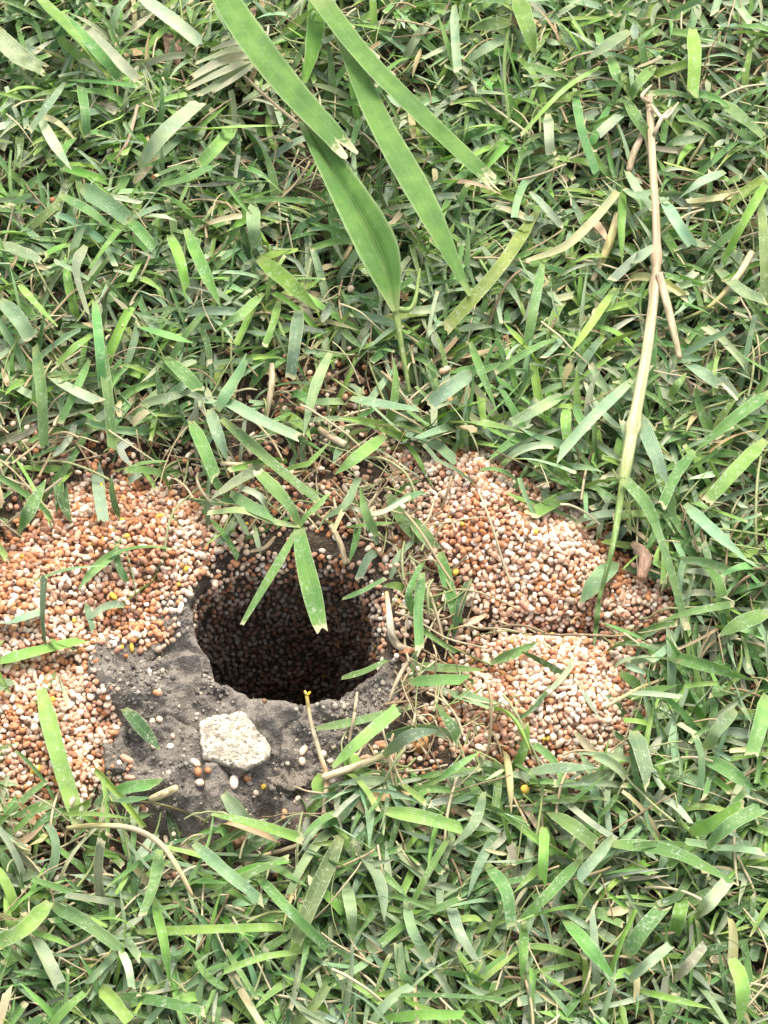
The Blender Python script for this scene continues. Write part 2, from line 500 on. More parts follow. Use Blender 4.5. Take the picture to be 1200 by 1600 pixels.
GSETS = {}
def add_grains(key, pts, rad):
    n = len(pts)
    R, eul = rot_mats(n)
    sh = np.where(GR.random(n) < .22, GR.integers(10, 16, n), GR.integers(0, 10, n))
    pc = pick_colours(pts, n)
    ids = take_ids(n)
    V = np.einsum('nij,nkj->nki', R, np.array(SHAPES)[sh]) * rad[:, None, None] + pts[:, None]
    splat(V.reshape(-1, 3), np.repeat(ids, V.shape[1]))
    GSETS[key] = dict(p=pts, r=rad, R=R, sh=sh, pc=pc, ids=ids, V=V)

RG = .00058
def mound_points(poly, ncand, passes=((.1, 1.0), (.6, 1.0), (1.15, 1.0), (1.75, .55)), spread=.0050):
    lo = poly.min(0) - spread; hi = poly.max(0) + spread
    allp = []
    for k, (zo, dens) in enumerate(passes):
        c = GR.uniform(lo, hi, (ncand, 2))
        sd = sdf(poly, c[:, 0], c[:, 1]) + .0022 * vn(c[:, 0], c[:, 1], .005, 80 + k)
        pr = np.where(sd < -.001, 1.0, np.clip(1 - (sd + .001) / spread, 0, 1) ** 2 * .7)
        if k == 3: pr = np.where(sd < -.003, .55, 0)
        if k > 0: pr = pr * np.where(sdf(W_GAP, c[:, 0], c[:, 1]) < .0008 * vn(c[:, 0], c[:, 1], .004, 95), .06, 1.0)
        c = c[GR.random(len(c)) < pr]
        inhole = sdf(CEN + RIMV[::8], c[:, 0], c[:, 1]) < .0002
        c = c[~inhole]
        z = H(c[:, 0], c[:, 1]) + zo * RG * 1.2
        p = np.concatenate([c, z[:, None]], 1)
        i = dart(p, 2 * RG * (.91 if k < 3 else 1.15))
        allp.append(p[i])
    return np.concatenate(allp)
for key, poly, n in (('L', W_ML, 20000), ('U', W_MU, 16000), ('D', W_MD, 14000)):
    p = mound_points(poly, n)
    add_grains(key, p, RG * np.exp(GR.normal(-.03, .20, len(p))).clip(.5, 1.45))
# granules stuck to the far and side walls of the burrow
ii = GR.integers(0, NA, 52000); jj = GR.random(52000) ** 1.1 * (ND - 2)
j0 = jj.astype(int); fr = (jj - j0)[:, None]
wp = V_tun[j0, ii] * (1 - fr) + V_tun[j0 + 1, ii] * fr
ang = TH[ii]
up = DIRS[ii, 1]
ok = (up > -.35) & ((deps[j0] > .0025) | (up > .05)) & (deps[j0] < .115)
ok &= ~((DIRS[ii, 0] < -.80) & (deps[j0] < .006))
wp = wp[ok]; inw = -DIRS[ii[ok]]
p1 = wp.copy(); p1[:, :2] += inw * RG * .4
a = dart(p1, 2 * RG * .92)[:4200]
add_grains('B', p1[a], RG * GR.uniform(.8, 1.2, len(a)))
GSETS['B']['film'] = np.round(sstep(.003, .022, deps[j0[ok]][a]) * 4) / 4 * .72  # painted shade: granule colour darkens with depth down the hole
# sparse granules lying on the soil in the grass round the mounds
c = np.stack([GR.uniform(-.082, .082, 30000), GR.uniform(-.105, .125, 30000)], 1)
sd = np.minimum(np.minimum(sdf(W_ML, c[:, 0], c[:, 1]), sdf(W_MU, c[:, 0], c[:, 1])), sdf(W_MD, c[:, 0], c[:, 1]))
more = sdf(w2([(430,560),(640,560),(660,700),(600,850),(640,1030),(740,1030),(760,1180),(600,1250),(590,1110),(640,1030),(560,840),(330,790),(380,740)], .001), c[:, 0], c[:, 1]) < 0
more |= sdf(w2([(0,600),(300,690),(330,800),(0,860)], .001), c[:, 0], c[:, 1]) < 0
more |= sdf(w2([(330,790),(420,735),(620,735),(640,860),(604,850),(580,850),(540,830),(450,826),(350,858)], .002), c[:, 0], c[:, 1]) < 0
more |= sdf(w2([(604,845),(660,860),(760,925),(760,1010),(745,1080),(760,1180),(700,1230),(600,1230),(560,1200),(600,1110),(625,1050),(612,1000)], .002), c[:, 0], c[:, 1]) < 0
pr = np.where(sd > 0, .70 * np.exp(-sd / .009) + .02, 0) + 1.0 * more
sdc = sdf(W_COL, c[:, 0], c[:, 1])
pr = np.where(sdc < .001, .004, pr)
c = c[(GR.random(len(c)) < pr) & (sdf(CEN + RIMV[::8], c[:, 0], c[:, 1]) > .001)]
p = np.concatenate([c, (H(c[:, 0], c[:, 1]) + RG * .45)[:, None]], 1)
p2 = p[GR.random(len(p)) < .5] + np.array([.0003, .0002, RG * .9])
p = np.concatenate([p[dart(p, 2 * RG * .93)], p2[dart(p2, 2 * RG * .95)]])
p[:, 2] += np.where(GR.random(len(p)) < .35, GR.uniform(0, .004, len(p)), 0)          # some lie caught on the thatch
add_grains('S', p, RG * GR.uniform(.75, 1.25, len(p)))

# ------------------------------------------------------------------ grass blades: shared net
NR, NC = 10, 5
CC = np.linspace(-1, 1, NC)
def strip_faces(nr, nc):
    i, j = np.meshgrid(np.arange(nr - 1), np.arange(nc - 1), indexing='ij')
    a = (i * nc + j)
    return np.stack([a, a + 1, a + nc + 1, a + nc], -1).reshape(-1, 4)
BF = strip_faces(NR, NC)
SS = np.linspace(0, 1, NR)
BUV = np.stack(np.meshgrid((CC + 1) / 2, SS), -1).reshape(-1, 2)
BR = np.random.default_rng(91)

def norm(a): return a / (np.linalg.norm(a, axis=-1, keepdims=True) + 1e-12)

def blades_from_spines(sp, wid, cut, roll, fold, twist, rng, nc=NC, ragged=.05):
    """sp: (N,NR,3) spines base to tip; wid (N,) metres; cut (N,) 1 = mown square tip, 0 = pointed"""
    N, nr = sp.shape[:2]
    ss = np.linspace(0, 1, nr); cc = np.linspace(-1, 1, nc)
    T = norm(np.gradient(sp, axis=1))
    up = np.zeros((N, nr, 3)); up[..., 2] = 1
    Sd = norm(np.cross(T, up) + 1e-9)
    Nn = np.cross(Sd, T)
    ang = (roll[:, None] + twist[:, None] * (ss - .4)[None])[..., None]
    S2 = Sd * np.cos(ang) + Nn * np.sin(ang); N2 = -Sd * np.sin(ang) + Nn * np.cos(ang)
    basep = .5 + .5 * sstep(0, .22, ss)
    pointed = np.clip(1 - np.clip((ss - .45) / .55, 0, 1) ** 2.0, .04, 1)
    cutp = 1 - .14 * ss ** 2
    w = wid[:, None] * basep[None] * (cut[:, None] * cutp[None] + (1 - cut[:, None]) * pointed[None])
    w = w * (1 + rng.normal(0, ragged * .6, (N, nr)))
    hw = w[..., None, None] * .5
    V = sp[:, :, None] + S2[:, :, None] * (cc[None, None, :, None] * hw) + N2[:, :, None] * (np.abs(cc)[None, None, :, None] * hw * fold[:, None, None, None])
    # frayed mown ends
    jag = rng.normal(0, .16, (N, 1)) * np.linspace(-1, 1, nc)[None] * wid[:, None] * cut[:, None] * 1.6 + rng.uniform(-.2, .12, (N, nc)) * wid[:, None] * cut[:, None]
    V[:, -1] += T[:, -1][:, None] * jag[..., None]
    V[:, -2] += T[:, -2][:, None] * (jag * .3)[..., None]
    return V

BCOL = {'g': (.124, .226, .073), 'b': (.198, .280, .163), 'y': (.188, .312, .074), 'p': (.310, .370, .245), 't': (.46, .37, .22), 'd': (.062, .130, .045), 'k': (.16, .125, .075)}
CNAME = {'g': 'mid-green', 'b': 'dusty bluish-green', 'y': 'bright yellow-green', 'p': 'pale green', 't': 'straw-coloured', 'd': 'dark green', 'k': 'brown'}

# --- blades read one by one off the photograph: colour, width px, points (base to tip), optional (heights mm at base, middle, tip)
TR = """
y 34 60,-5 115,58 168,122
g 22 95,20 150,78 192,126
p 22 130,40 175,85 216,126
p 16 190,62 240,20
p 28 212,-8 270,32 316,68
g 9 105,125 160,128 215,135
b 15 102,128 75,165 45,206
g 19 125,128 132,170 135,216
b 32 218,262 255,210 312,160
y 14 290,204 370,200 462,196
y 25 366,198 340,228 310,262
g 18 250,290 295,278 338,254
p 20 60,180 85,225 112,266
b 27 128,293 165,315 202,342
g 18 95,305 140,330 182,362
g 22 200,345 222,365 242,388
y 12 195,348 165,385 140,420
p 17 225,340 250,340 278,346
y 22 265,368 280,410 290,456
g 22 290,358 318,420 346,482
b 16 134,384 118,420 136,490
y 15 30,445 58,478 90,512
b 28 -8,382 30,395 66,410
b 26 396,318 396,350 402,388
g 12 380,315 435,312 492,316
y 26 404,404 450,440 500,488
y 16 436,470 428,505 414,542
b 24 468,478 462,530 454,592
g 18 412,458 378,490 338,516
y 18 152,520 120,540 88,572
g 19 148,470 155,535 160,602
g 22 55,540 66,610 70,698
g 20 154,520 168,610 176,702
g 14 140,562 118,610 94,662
p 20 75,588 115,610 156,628
b 27 340,642 362,605 386,566
b 25 342,622 400,655 467,686
b 22 328,640 340,680 356,722
b 20 516,552 492,610 474,682
g 24 346,655 420,722 502,790
g 25 298,658 318,700 338,748
g 28 258,558 285,582 312,612
g 18 215,510 255,522 302,536
b 18 222,632 260,622 302,612
b 22 548,622 600,632 655,640
g 15 178,738 220,726 264,720
b 20 412,728 372,752 328,782
y 22 602,680 560,712 522,742
y 27 840,330 780,420 694,516
g 18 848,408 836,470 825,532
y 16 962,450 925,505 888,556
b 26 738,582 705,605 668,632
g 14 735,535 752,580 776,642
g 14 872,528 825,550 772,582
b 22 878,618 840,640 798,662
b 26 618,658 668,685 712,722
g 20 704,660 760,664 818,676
y 20 886,638 884,660 886,688
p 20 988,594 930,648 872,712
y 18 1046,622 1058,602 1072,584
b 26 1072,568 1098,584 1124,604
g 23 1206,612 1150,652 1086,706
g 20 1085,704 1055,745 1034,792
y 28 1196,688 1150,735 1104,786
b 26 998,648 1020,700 1046,764
y 27 964,746 905,765 827,806
g 15 980,743 1028,832 1074,984
b 22 1070,788 1115,830 1170,878
b 36 962,878 935,905 905,944
g 10 936,935 932,970 928,1012
g 25 606,772 632,815 658,852
g 25 640,810 658,830 680,858
g 22 688,862 700,915 716,974
g 18 660,895 654,950 656,1016
g 17 650,1040 700,1044 760,1047
g 17 640,1066 685,1062 728,1062
g 20 766,1038 800,1024 840,1003
b 22 702,1082 738,1092 776,1106
g 15 494,1138 560,1126 644,1104
y 24 520,1200 562,1160 622,1108
g 26 1200,958 1160,972 1122,994
g 14 1028,972 1085,955 1148,943
g 18 1034,1024 1105,1040 1182,1064
g 24 1096,1184 1140,1205 1182,1236
b 30 990,1142 1002,1180 1014,1226
p 12 986,1084 1020,1085 1064,1090
g 28 1198,1086 1186,1135 1172,1182
b 26 826,1208 880,1204 936,1200
t 14 900,1146 930,1178 962,1214
g 14 682,1224 712,1200 750,1174
g 20 682,1098 700,1125 718,1156
y 31 64,1076 90,1180 124,1292
g 24 165,1256 195,1234 248,1226
g 14 168,1252 200,1252 236,1246
y 27 78,1410 40,1450 -8,1476
g 23 78,1412 130,1440 187,1484
p 14 187,1482 200,1510 206,1544
b 22 48,1458 70,1500 92,1542
g 20 250,1328 242,1380 224,1432
y 16 240,1404 256,1470 266,1542
y 14 214,1456 320,1452 442,1448
y 24 158,1542 178,1566 200,1596
g 18 180,1556 250,1564 322,1582
y 19 330,1274 400,1290 474,1312
b 26 350,1240 380,1280 412,1322
g 18 398,1364 450,1420 512,1482
g 27 532,1308 495,1390 460,1472
g 14 330,1402 390,1366 452,1340
b 22 303,1318 355,1365 412,1412
y 8 95,1272 150,1272 216,1281
b 20 540,1378 548,1420 552,1464
y 12 472,1488 410,1496 348,1518
g 10 354,1484 376,1520 402,1562
y 25 604,1268 660,1278 722,1296
b 18 756,1238 742,1285 708,1322
b 17 634,1408 645,1455 672,1502
g 12 702,1308 672,1360 640,1422
y 18 850,1293 850,1330 848,1378
b 17 957,1308 930,1340 903,1372
g 29 858,1268 895,1292 932,1322
g 26 948,1318 1050,1332 1155,1384
g 20 908,1342 860,1395 814,1442
y 16 818,1442 816,1490 815,1532
g 28 884,1438 920,1480 962,1532
g 28 978,1492 1005,1455 1038,1418
p 24 1088,1432 1110,1408 1136,1378
y 24 1068,1402 1062,1428 1054,1458
p 20 984,1532 1015,1505 1048,1478
p 18 1054,1532 1078,1505 1102,1476
y 22 1078,1302 1118,1284 1164,1258
y 25 1144,1498 1160,1545 1154,1606
g 9 600,1556 690,1556 792,1562
y 16 598,1592 660,1586 724,1586
y 12 998,1548 1055,1562 1112,1576
b 22 702,1408 715,1455 742,1502
g 14 650,1432 685,1420 722,1404
y 36 808,-5 822,40 836,92
g 6 800,15 788,100 796,192
g 20 798,34 765,38 734,46
p 18 710,8 712,60 716,112
p 17 792,58 765,72 733,92
b 27 984,48 950,70 914,96
y 12 938,104 880,142 814,212
g 20 888,126 855,112 818,104
g 22 954,88 962,115 976,142
g 22 1022,104 1000,128 984,154
g 25 974,150 990,180 1012,212
p 26 982,170 958,190 934,212
g 18 898,138 908,200 932,272
p 20 856,178 858,210 860,244
y 29 1082,46 1084,95 1080,150
g 24 1128,158 1158,182 1194,214
y 22 974,288 968,350 972,414
b 22 978,268 995,300 1018,328
p 18 1018,388 988,408 956,438
b 24 1032,308 1055,345 1082,384
p 14 828,300 850,322 878,354
y 16 1202,278 1165,340 1128,412
p 22 1132,268 1095,285 1058,312
g 18 1188,298 1194,390 1196,484
p 20 -5,975 28,968 66,955
y 28 -10,1036 60,1018 133,1000
g 24 30,836 48,795 72,748
d 20 95,745 100,790 112,820
d 18 80,720 92,760 88,800
b 24 150,720 155,770 162,815
b 12 135,944 140,965 146,986
d 26 193,1108 220,1138 250,1172
g 10 535,936 565,924 602,904
g 14 534,1060 570,1050 606,1032
g 16 120,215 100,235 92,262
b 30 0,470 30,500 48,530
g 26 1100,1330 1140,1290 1190,1262
b 22 560,1330 590,1380 600,1440
g 22 760,1350 790,1390 800,1450
b 24 1120,420 1160,455 1196,470
g 22 1090,880 1120,910 1130,960
b 20 1150,1110 1120,1140 1105,1170
p 10 545,792 590,802 642,776
g 15 588,838 572,800 562,758
b 16 505,812 540,790 560,748
p 12 610,905 622,870 650,842
y 12 640,925 620,915 596,916
t 9 555,772 535,800 520,832
g 18 360,770 390,790 425,806
p 13 420,800 405,775 372,760
g 14 645,960 640,925 660,880
d 16 735,905 720,940 708,1000
t 10 760,960 735,975 700,985
b 18 600,1180 640,1150 690,1140
g 12 330,812 352,838 372,872
p 10 395,815 402,845 408,868
g 13 560,815 556,845 545,880
t 8 430,838 415,855 392,862
b 14 590,862 575,872 560,905
"""
def parse(t):
    out = []
    for ln in t.strip().splitlines():
        q = ln.split(); pts = [tuple(map(float, w.split(','))) for w in q[2:]]
        out.append((q[0], float(q[1]), pts))
    return out
def curve(pts, n):
    """Catmull-Rom through 2..k control rows"""
    p = np.array(pts, float)
    if len(p) == 2: return p[0] + (p[1] - p[0]) * np.linspace(0, 1, n)[:, None]
    q = np.concatenate([[2 * p[0] - p[1]], p, [2 * p[-1] - p[-2]]])
    t = np.linspace(0, len(p) - 1 - 1e-9, n); i = t.astype(int); f = (t - i)[:, None]
    a, b, c, d = q[i], q[i + 1], q[i + 2], q[i + 3]
    return .5 * (2 * b + (c - a) * f + (2 * a - 5 * b + 4 * c - d) * f ** 2 + (3 * b - a - 3 * c + d) * f ** 3)

CLEAR = [np.array(MOUND_L, float), np.array(MOUND_U, float), np.array(MOUND_D, float), np.minimum(np.array(COLLAR, float), [2000., 1262.]), np.array(RIM, float)]
traced = parse(TR)
TSP, TW, TCUT, TC = [], [], [], []
for k, (cl, w, pts) in enumerate(traced):
    m = curve(pts, NR)
    onmound = min(sdf(c, m[:, 0], m[:, 1]).min() for c in CLEAR) < -5
    h = np.array([2.0, 4.5, 3.0]) if onmound else np.array([BR.uniform(8, 11), BR.uniform(13.5, 17.5), BR.uniform(11, 15)])
    hh = curve([(0, h[0]), (1, h[1]), (2, h[2])], NR)[:, 1] * .001
    TSP.append(PG(m[:, 0], m[:, 1], hh)); TW.append(w * S * .84); TC.append(cl)
    TCUT.append(0.0 if cl in 'd' or BR.random() < .22 else 1.0)
TSP = np.array(TSP); NT_ = len(TSP)
# blades over the hole must not follow the ground sheet down: they use the rim height already
roll = BR.normal(0, .35, NT_); fold = BR.uniform(.05, .5, NT_); tw = BR.normal(0, .5, NT_)
TV = blades_from_spines(TSP, np.array(TW) / np.clip(np.cos(roll), .75, 1), np.array(TCUT), roll, fold, tw, BR)

def blade_cols(codes, rng, dry=None):
    c = np.array([BCOL[k] for k in codes])
    n = len(c)
    c = c * np.exp(rng.normal(0, .16, n))[:, None] * np.exp(rng.normal(0, .07, (n, 3)))
    a = (rng.random(n) < .6) * rng.uniform(.3, 1, n) if dry is None else dry
    return np.concatenate([c, a[:, None]], 1)
TCOL = blade_cols(TC, BR)
_dense = np.concatenate([TV[:, :-1] * (1 - q) + TV[:, 1:] * q for q in (0, .25, .5, .75)], 1)
_dense = np.concatenate([_dense, (_dense[:, :, :-1] + _dense[:, :, 1:]) / 2], 2)
splat(_dense.reshape(-1, 3), np.zeros(_dense.size // 3, int))

# --- filler turf
STOL = []
for _ in range(150):                                   # creeping runners that the tufts sprout from
    m_ = 24; a_ = BR.uniform(0, 6.283) + np.cumsum(BR.normal(0, .10, m_))
    q_ = np.stack([BR.uniform(-.12, .12) + np.cumsum(np.cos(a_)) * .0028, BR.uniform(-.14, .17) + np.cumsum(np.sin(a_)) * .0028], 1)
    STOL.append(q_)
STOL = np.array(STOL)
def filler(n_tuft, per, Lr, Wr, e0r, e1r, codes, probs, zr, rng, keep_clear=1.0, ztop=.0125, runner=.45, outer=False):
    x = rng.uniform(-.125, .125, n_tuft); y = rng.uniform(-.145, .175, n_tuft)
    if outer:
        x = rng.uniform(-.24, .24, n_tuft); y = rng.uniform(-.24, .30, n_tuft)
        k_ = (np.abs(x) > .124) | (y < -.144) | (y > .174); x, y = x[k_], y[k_]; n_tuft = len(x)
    on = rng.random(n_tuft) < runner; pk = STOL[rng.integers(0, len(STOL), n_tuft), rng.integers(0, 8, n_tuft) * 3]
    x = np.where(on, pk[:, 0], x); y = np.where(on, pk[:, 1], y)
    k = rng.integers(per[0], per[1] + 1, n_tuft)
    bx = np.repeat(x, k) + rng.normal(0, .0016, k.sum()); by = np.repeat(y, k) + rng.normal(0, .0016, k.sum())
    n = len(bx)
    az = rng.uniform(0, 2 * math.pi, n); L = rng.uniform(*Lr, n); W = rng.uniform(*Wr, n)
    e0 = np.radians(rng.uniform(*e0r, n)); e1 = np.radians(rng.uniform(*e1r, n)); curl = rng.normal(0, .55, n)
    s = SS[None]
    e = e0[:, None] + (e1 - e0)[:, None] * s ** .7; a = az[:, None] + curl[:, None] * s
    kink = (rng.random(n) < .15)[:, None] * (s > rng.uniform(.35, .7, n)[:, None]) * rng.normal(0, .9, n)[:, None]
    a = a + kink; e = e - np.abs(kink) * .4
    step = (L / (NR - 1))[:, None]
    dx, dy, dz = np.cos(e) * np.cos(a) * step, np.cos(e) * np.sin(a) * step, np.sin(e) * step
    def cum(d): return np.concatenate([np.zeros((n, 1)), np.cumsum(d[:, :-1], 1)], 1)
    X, Y = bx[:, None] + cum(dx), by[:, None] + cum(dy)
    hb = H(bx, by) + rng.uniform(*zr, n)
    Z = hb[:, None] + cum(dz)
    Z = np.maximum(Z, H(X, Y) + .0009)
    zmax = ztop + .003 * rng.random((n, 1))
    Z = np.where(Z > zmax, zmax + (Z - zmax) * .22, Z)
    sp = np.stack([X, Y, Z], -1)
    px, py, _ = proj(sp)
    ok = np.ones(n, bool)
    for ci, c in enumerate(CLEAR):
        m = sdf(c, px, py)
        lim = (4, 10, 10, 4, 10)[ci]
        ins = (m < lim).sum(1)
        deep = m.min(1) < lim - 40
        tol = ~deep & (ins <= 4) & (rng.random(n) < (.7 if ci < 3 else 0.12 if ci == 3 else 0.0))
        ok &= (ins == 0) | tol | ((ci < 3) & (rng.random(n) < .03)) | ((rng.random(n) > keep_clear) & (ci < 3))
    # a thin patch above the hole and between the mounds, where soil and granules show through
    for c, dens in (([(720,925),(1050,935),(1060,1000),(740,1015)], .12), ([(380,580),(640,560),(665,690),(560,740),(360,720)], .2), ([(600,700),(660,870),(610,1030),(560,840),(480,800),(330,800),(330,760),(520,730)], .15), ([(590,1000),(640,860),(760,930),(760,1000),(760,1180),(640,1220),(540,1190)], .10), ([(0,640),(300,690),(320,780),(60,820),(0,840)], .3), ([(120,1230),(330,1290),(480,1240),(480,1330),(200,1390),(60,1350)], .28)):
        m = (sdf(np.array(c, float), px, py) < 0).mean(1) > .15
        ok &= ~(m & (rng.random(n) > dens))
    sp, W, n = sp[ok], W[ok], ok.sum()
    cds = rng.choice(list(codes), n, p=probs)
    cut = (rng.random(n) < .5).astype(float)
    roll = rng.normal(0, .6, n)
    V = blades_from_spines(sp, W, cut, roll, rng.uniform(.05, .6, n), rng.normal(0, .9, n), rng)
    return dict(V=V, sp=sp, W=W, code=cds, cut=cut, col=blade_cols(cds, rng))
F1 = filler(5600, (2, 4), (.007, .0195), (.0006, .0020), (35, 84), (-30, 25), 'gbyptd', [.31, .27, .21, .14, .02, .05], (.001, .003), BR)
F2 = filler(2900, (2, 3), (.007, .018), (.0005, .0020), (5, 50), (-25, 10), 'gbdpkt', [.34, .2, .2, .10, .08, .08], (0, .002), BR, .93, ztop=.008)
F3 = filler(1900, (1, 1), (.003, .008), (.0006, .0019), (-15, 35), (-30, 20), 'pbtkg', [.42, .16, .22, .08, .12], (.003, .0095), BR, 1.0, runner=0.0)
F4 = filler(13000, (2, 3), (.009, .022), (.0010, .0026), (35, 80), (-30, 20), 'gbypd', [.35, .27, .21, .11, .06], (.001, .003), np.random.default_rng(5), runner=0.0, outer=True)
FV, FC, FK, FW, FT, FS = (np.concatenate([F1[q], F2[q], F3[q], F4[q]]) for q in ('V', 'col', 'code', 'W', 'cut', 'sp'))
FID = take_ids(len(FV))
_d = np.concatenate([FV[:, :-1] * (1 - q) + FV[:, 1:] * q for q in (0, .33, .66)], 1)
splat(_d.reshape(-1, 3), np.repeat(FID, _d.shape[1] * NC))

# --- thatch: thin dry stems and fibres
def thatch(n, rng):
    x = rng.uniform(-.12, .12, n); y = rng.uniform(-.14, .17, n)
    az = rng.uniform(0, 2 * math.pi, n); L = rng.uniform(.004, .018, n); curl = rng.normal(0, .5, n)
    a = az[:, None] + curl[:, None] * SS[None]
    st = (L / (NR - 1))[:, None]
    X = x[:, None] + np.concatenate([np.zeros((n, 1)), np.cumsum(np.cos(a[:, :-1]) * st, 1)], 1)
    Y = y[:, None] + np.concatenate([np.zeros((n, 1)), np.cumsum(np.sin(a[:, :-1]) * st, 1)], 1)
    h0 = rng.uniform(.0005, .0082, n); h1 = h0 + rng.normal(0, .0035, n)
    Z = H(X, Y) + np.maximum(h0[:, None] + (h1 - h0)[:, None] * SS + .0015 * np.sin(SS * 3.1)[None], .0004)
    sp = np.stack([X, Y, Z], -1)
    px, py, _ = proj(sp); ok = np.ones(n, bool)
    for ci, c in enumerate(CLEAR):
        m = sdf(c, px, py).min(1)
        ok &= (m > (-12 if ci < 3 else 2)) | ((rng.random(n) < .03) & (ci < 3))
    return sp[ok]
def thatch_at(poly, n, rng):
    c = np.array(poly, float); o = []
    while len(o) < n:
        x, y = rng.uniform(c.min(0), c.max(0))
        if sdf(c, x, y) < 0:
            a = rng.uniform(0, 6.283); L = rng.uniform(25, 80); b = a + rng.normal(0, .5)
            m = curve([(x, y), (x + L * .5 * math.cos(a), y + L * .5 * math.sin(a)), (x + L * .5 * (math.cos(a) + math.cos(b)), y + L * .5 * (math.sin(a) + math.sin(b)))], NR)
            if sdf(np.array(RIM, float), m[:, 0], m[:, 1]).min() < 3: continue
            o.append(PG(m[:, 0], m[:, 1], np.linspace(*rng.uniform(.001, .006, 2), NR)))
    return np.array(o)
def tube_mesh(sp, rad, ns=5):
    """sp (N,n,3), rad (N,n)"""
    N, n = sp.shape[:2]
    T = norm(np.gradient(sp, axis=1)); ref = np.zeros_like(T); ref[..., 2] = 1
    A = norm(np.cross(T, ref) + 1e-9); B = np.cross(A, T)
    th = np.linspace(0, 2 * math.pi, ns, endpoint=False)
    V = sp[:, :, None] + rad[..., None, None] * (A[:, :, None] * np.cos(th)[None, None, :, None] + B[:, :, None] * np.sin(th)[None, None, :, None])
    return V
def tube_faces(n, ns):
    i, j = np.meshgrid(np.arange(n - 1), np.arange(ns), indexing='ij')
    a = i * ns + j; b = i * ns + (j + 1) % ns
    return np.stack([a, b, b + ns, a + ns], -1).reshape(-1, 4)
def repeat_faces(f, n, per): return (f[None] + (np.arange(n) * per)[:, None, None]).reshape(-1, f.shape[1])
TS = np.concatenate([thatch(5200, BR), thatch_at([(330,790),(400,735),(640,735),(670,860),(740,960),(740,1060),(615,1060),(612,840),(540,822),(420,826)], 90, BR), thatch_at([(590,1060),(760,1060),(760,1200),(600,1260),(520,1220)], 40, BR)])
tr_ = BR.uniform(.00009, .0003, len(TS))[:, None] * np.ones((1, NR))
THV = tube_mesh(TS, tr_, 4)
_sx, _sy, _ = proj(np.concatenate([STOL, np.full(STOL.shape[:2] + (1,), .003)], -1))
STOL = STOL[np.min([sdf(c, _sx, _sy).min(1) for c in CLEAR], 0) > 4]
SV = tube_mesh(np.concatenate([STOL, (H(STOL[..., 0], STOL[..., 1]) + .0025 + .0012 * vn(STOL[..., 0], STOL[..., 1], .01, 77))[..., None]], -1), np.full(STOL.shape[:2], .00045), 6)
tc = np.array([(.48, .42, .28), (.40, .33, .20), (.26, .20, .12), (.55, .50, .33), (.30, .34, .17), (.24, .30, .12)])[BR.integers(0, 6, len(TS))]
tc = np.concatenate([tc, np.ones((len(tc), 1))], 1)
splat(THV.reshape(-1, 3), np.zeros(THV.size // 3, int))
sc2 = np.concatenate([np.array([(.40, .34, .22), (.30, .33, .15), (.24, .30, .11), (.34, .25, .17)])[BR.integers(0, 4, len(STOL))], np.ones((len(STOL), 1))], 1)
splat(SV.reshape(-1, 3), np.zeros(SV.size // 3, int))
link('creeping_grass_stems', new_mesh('creeping_grass_stems', SV.reshape(-1, 3), repeat_faces(tube_faces(24, 6), len(STOL), 24 * 6), np.repeat(sc2, 24 * 6, 0)), M_STRAW, kind='stuff', label='thin creeping grass stems low in the turf', cat='grass stems')
link('thatch_litter', new_mesh('thatch_litter', THV.reshape(-1, 3), repeat_faces(tube_faces(NR, 4), len(TS), NR * 4), np.repeat(tc, NR * 4, 0)), M_STRAW, kind='stuff', label='fine dry straw fibres tangled under the grass', cat='thatch')

# ------------------------------------------------------------------ broad leaves of the coarse grass, each one a thing
def leaf(name, pts, widths, hts, colour, label, cat='grass blade', nr=26, nc=9, fold=.12, roll=0.0, twist=0.0, fray=.0, mat=None, wav=.0, group=None, parent=None, dry=1.0, crease=0.0):
    m = curve(pts, nr); h = curve([(i, q) for i, q in enumerate(hts)], nr)[:, 1] * .001
    w = np.clip(curve([(i, q) for i, q in enumerate(widths)], nr)[:, 1], .4, None) * S
    sp = PG(m[:, 0], m[:, 1], h)
    ss = np.linspace(0, 1, nr); cc = np.linspace(-1, 1, nc)
    T = norm(np.gradient(sp, axis=0)); up = np.tile([0, 0, 1.], (nr, 1))
    Sd = norm(np.cross(T, up)); Nn = np.cross(Sd, T)
    a = (roll + twist * (ss - .5))[:, None]
    S2 = Sd * np.cos(a) + Nn * np.sin(a); N2 = -Sd * np.sin(a) + Nn * np.cos(a)
    hw = (w * .5)[:, None, None]
    rr = np.random.default_rng(abs(hash(tuple(pts))) % 9999)
    V = sp[:, None] + S2[:, None] * cc[None, :, None] * hw + N2[:, None] * (np.abs(cc) ** 1.3 * fold - crease * np.exp(-(cc / .12) ** 2))[None, :, None] * hw
    wv = np.array([[vn(i * 1.0, j * 1.3, 3.0, 7) for j in range(nc)] for i in range(nr)])
    V = V + N2[:, None] * (wv * wav * S)[..., None]
    edge = 1 + .02 * rr.normal(size=(nr, 2)); V[:, 0] = sp + (V[:, 0] - sp) * edge[:, :1]; V[:, -1] = sp + (V[:, -1] - sp) * edge[:, 1:]
    if fray:
        j = rr.uniform(-1, .45, nc) * fray * S
        V[-1] += T[-1] * j[:, None]; V[-2] += T[-2] * (j * .55)[:, None]; V[-3] += T[-3] * (j * .2)[:, None]
    V = V.reshape(-1, 3)
    splat(np.concatenate([V, V + 1e-5]), np.zeros(2 * len(V), int))
    u = np.stack(np.meshgrid((cc + 1) / 2, ss), -1).reshape(-1, 2)
    base = sp[0] if parent is None else np.array(parent.location)
    c = np.tile((*colour, dry), (len(V), 1))
    me = new_mesh(name, V - base, strip_faces(nr, nc), c, u)
    return link(name, me, mat or M_BROAD, loc=base if parent is None else None, parent=parent, label=label, cat=cat, group=group)

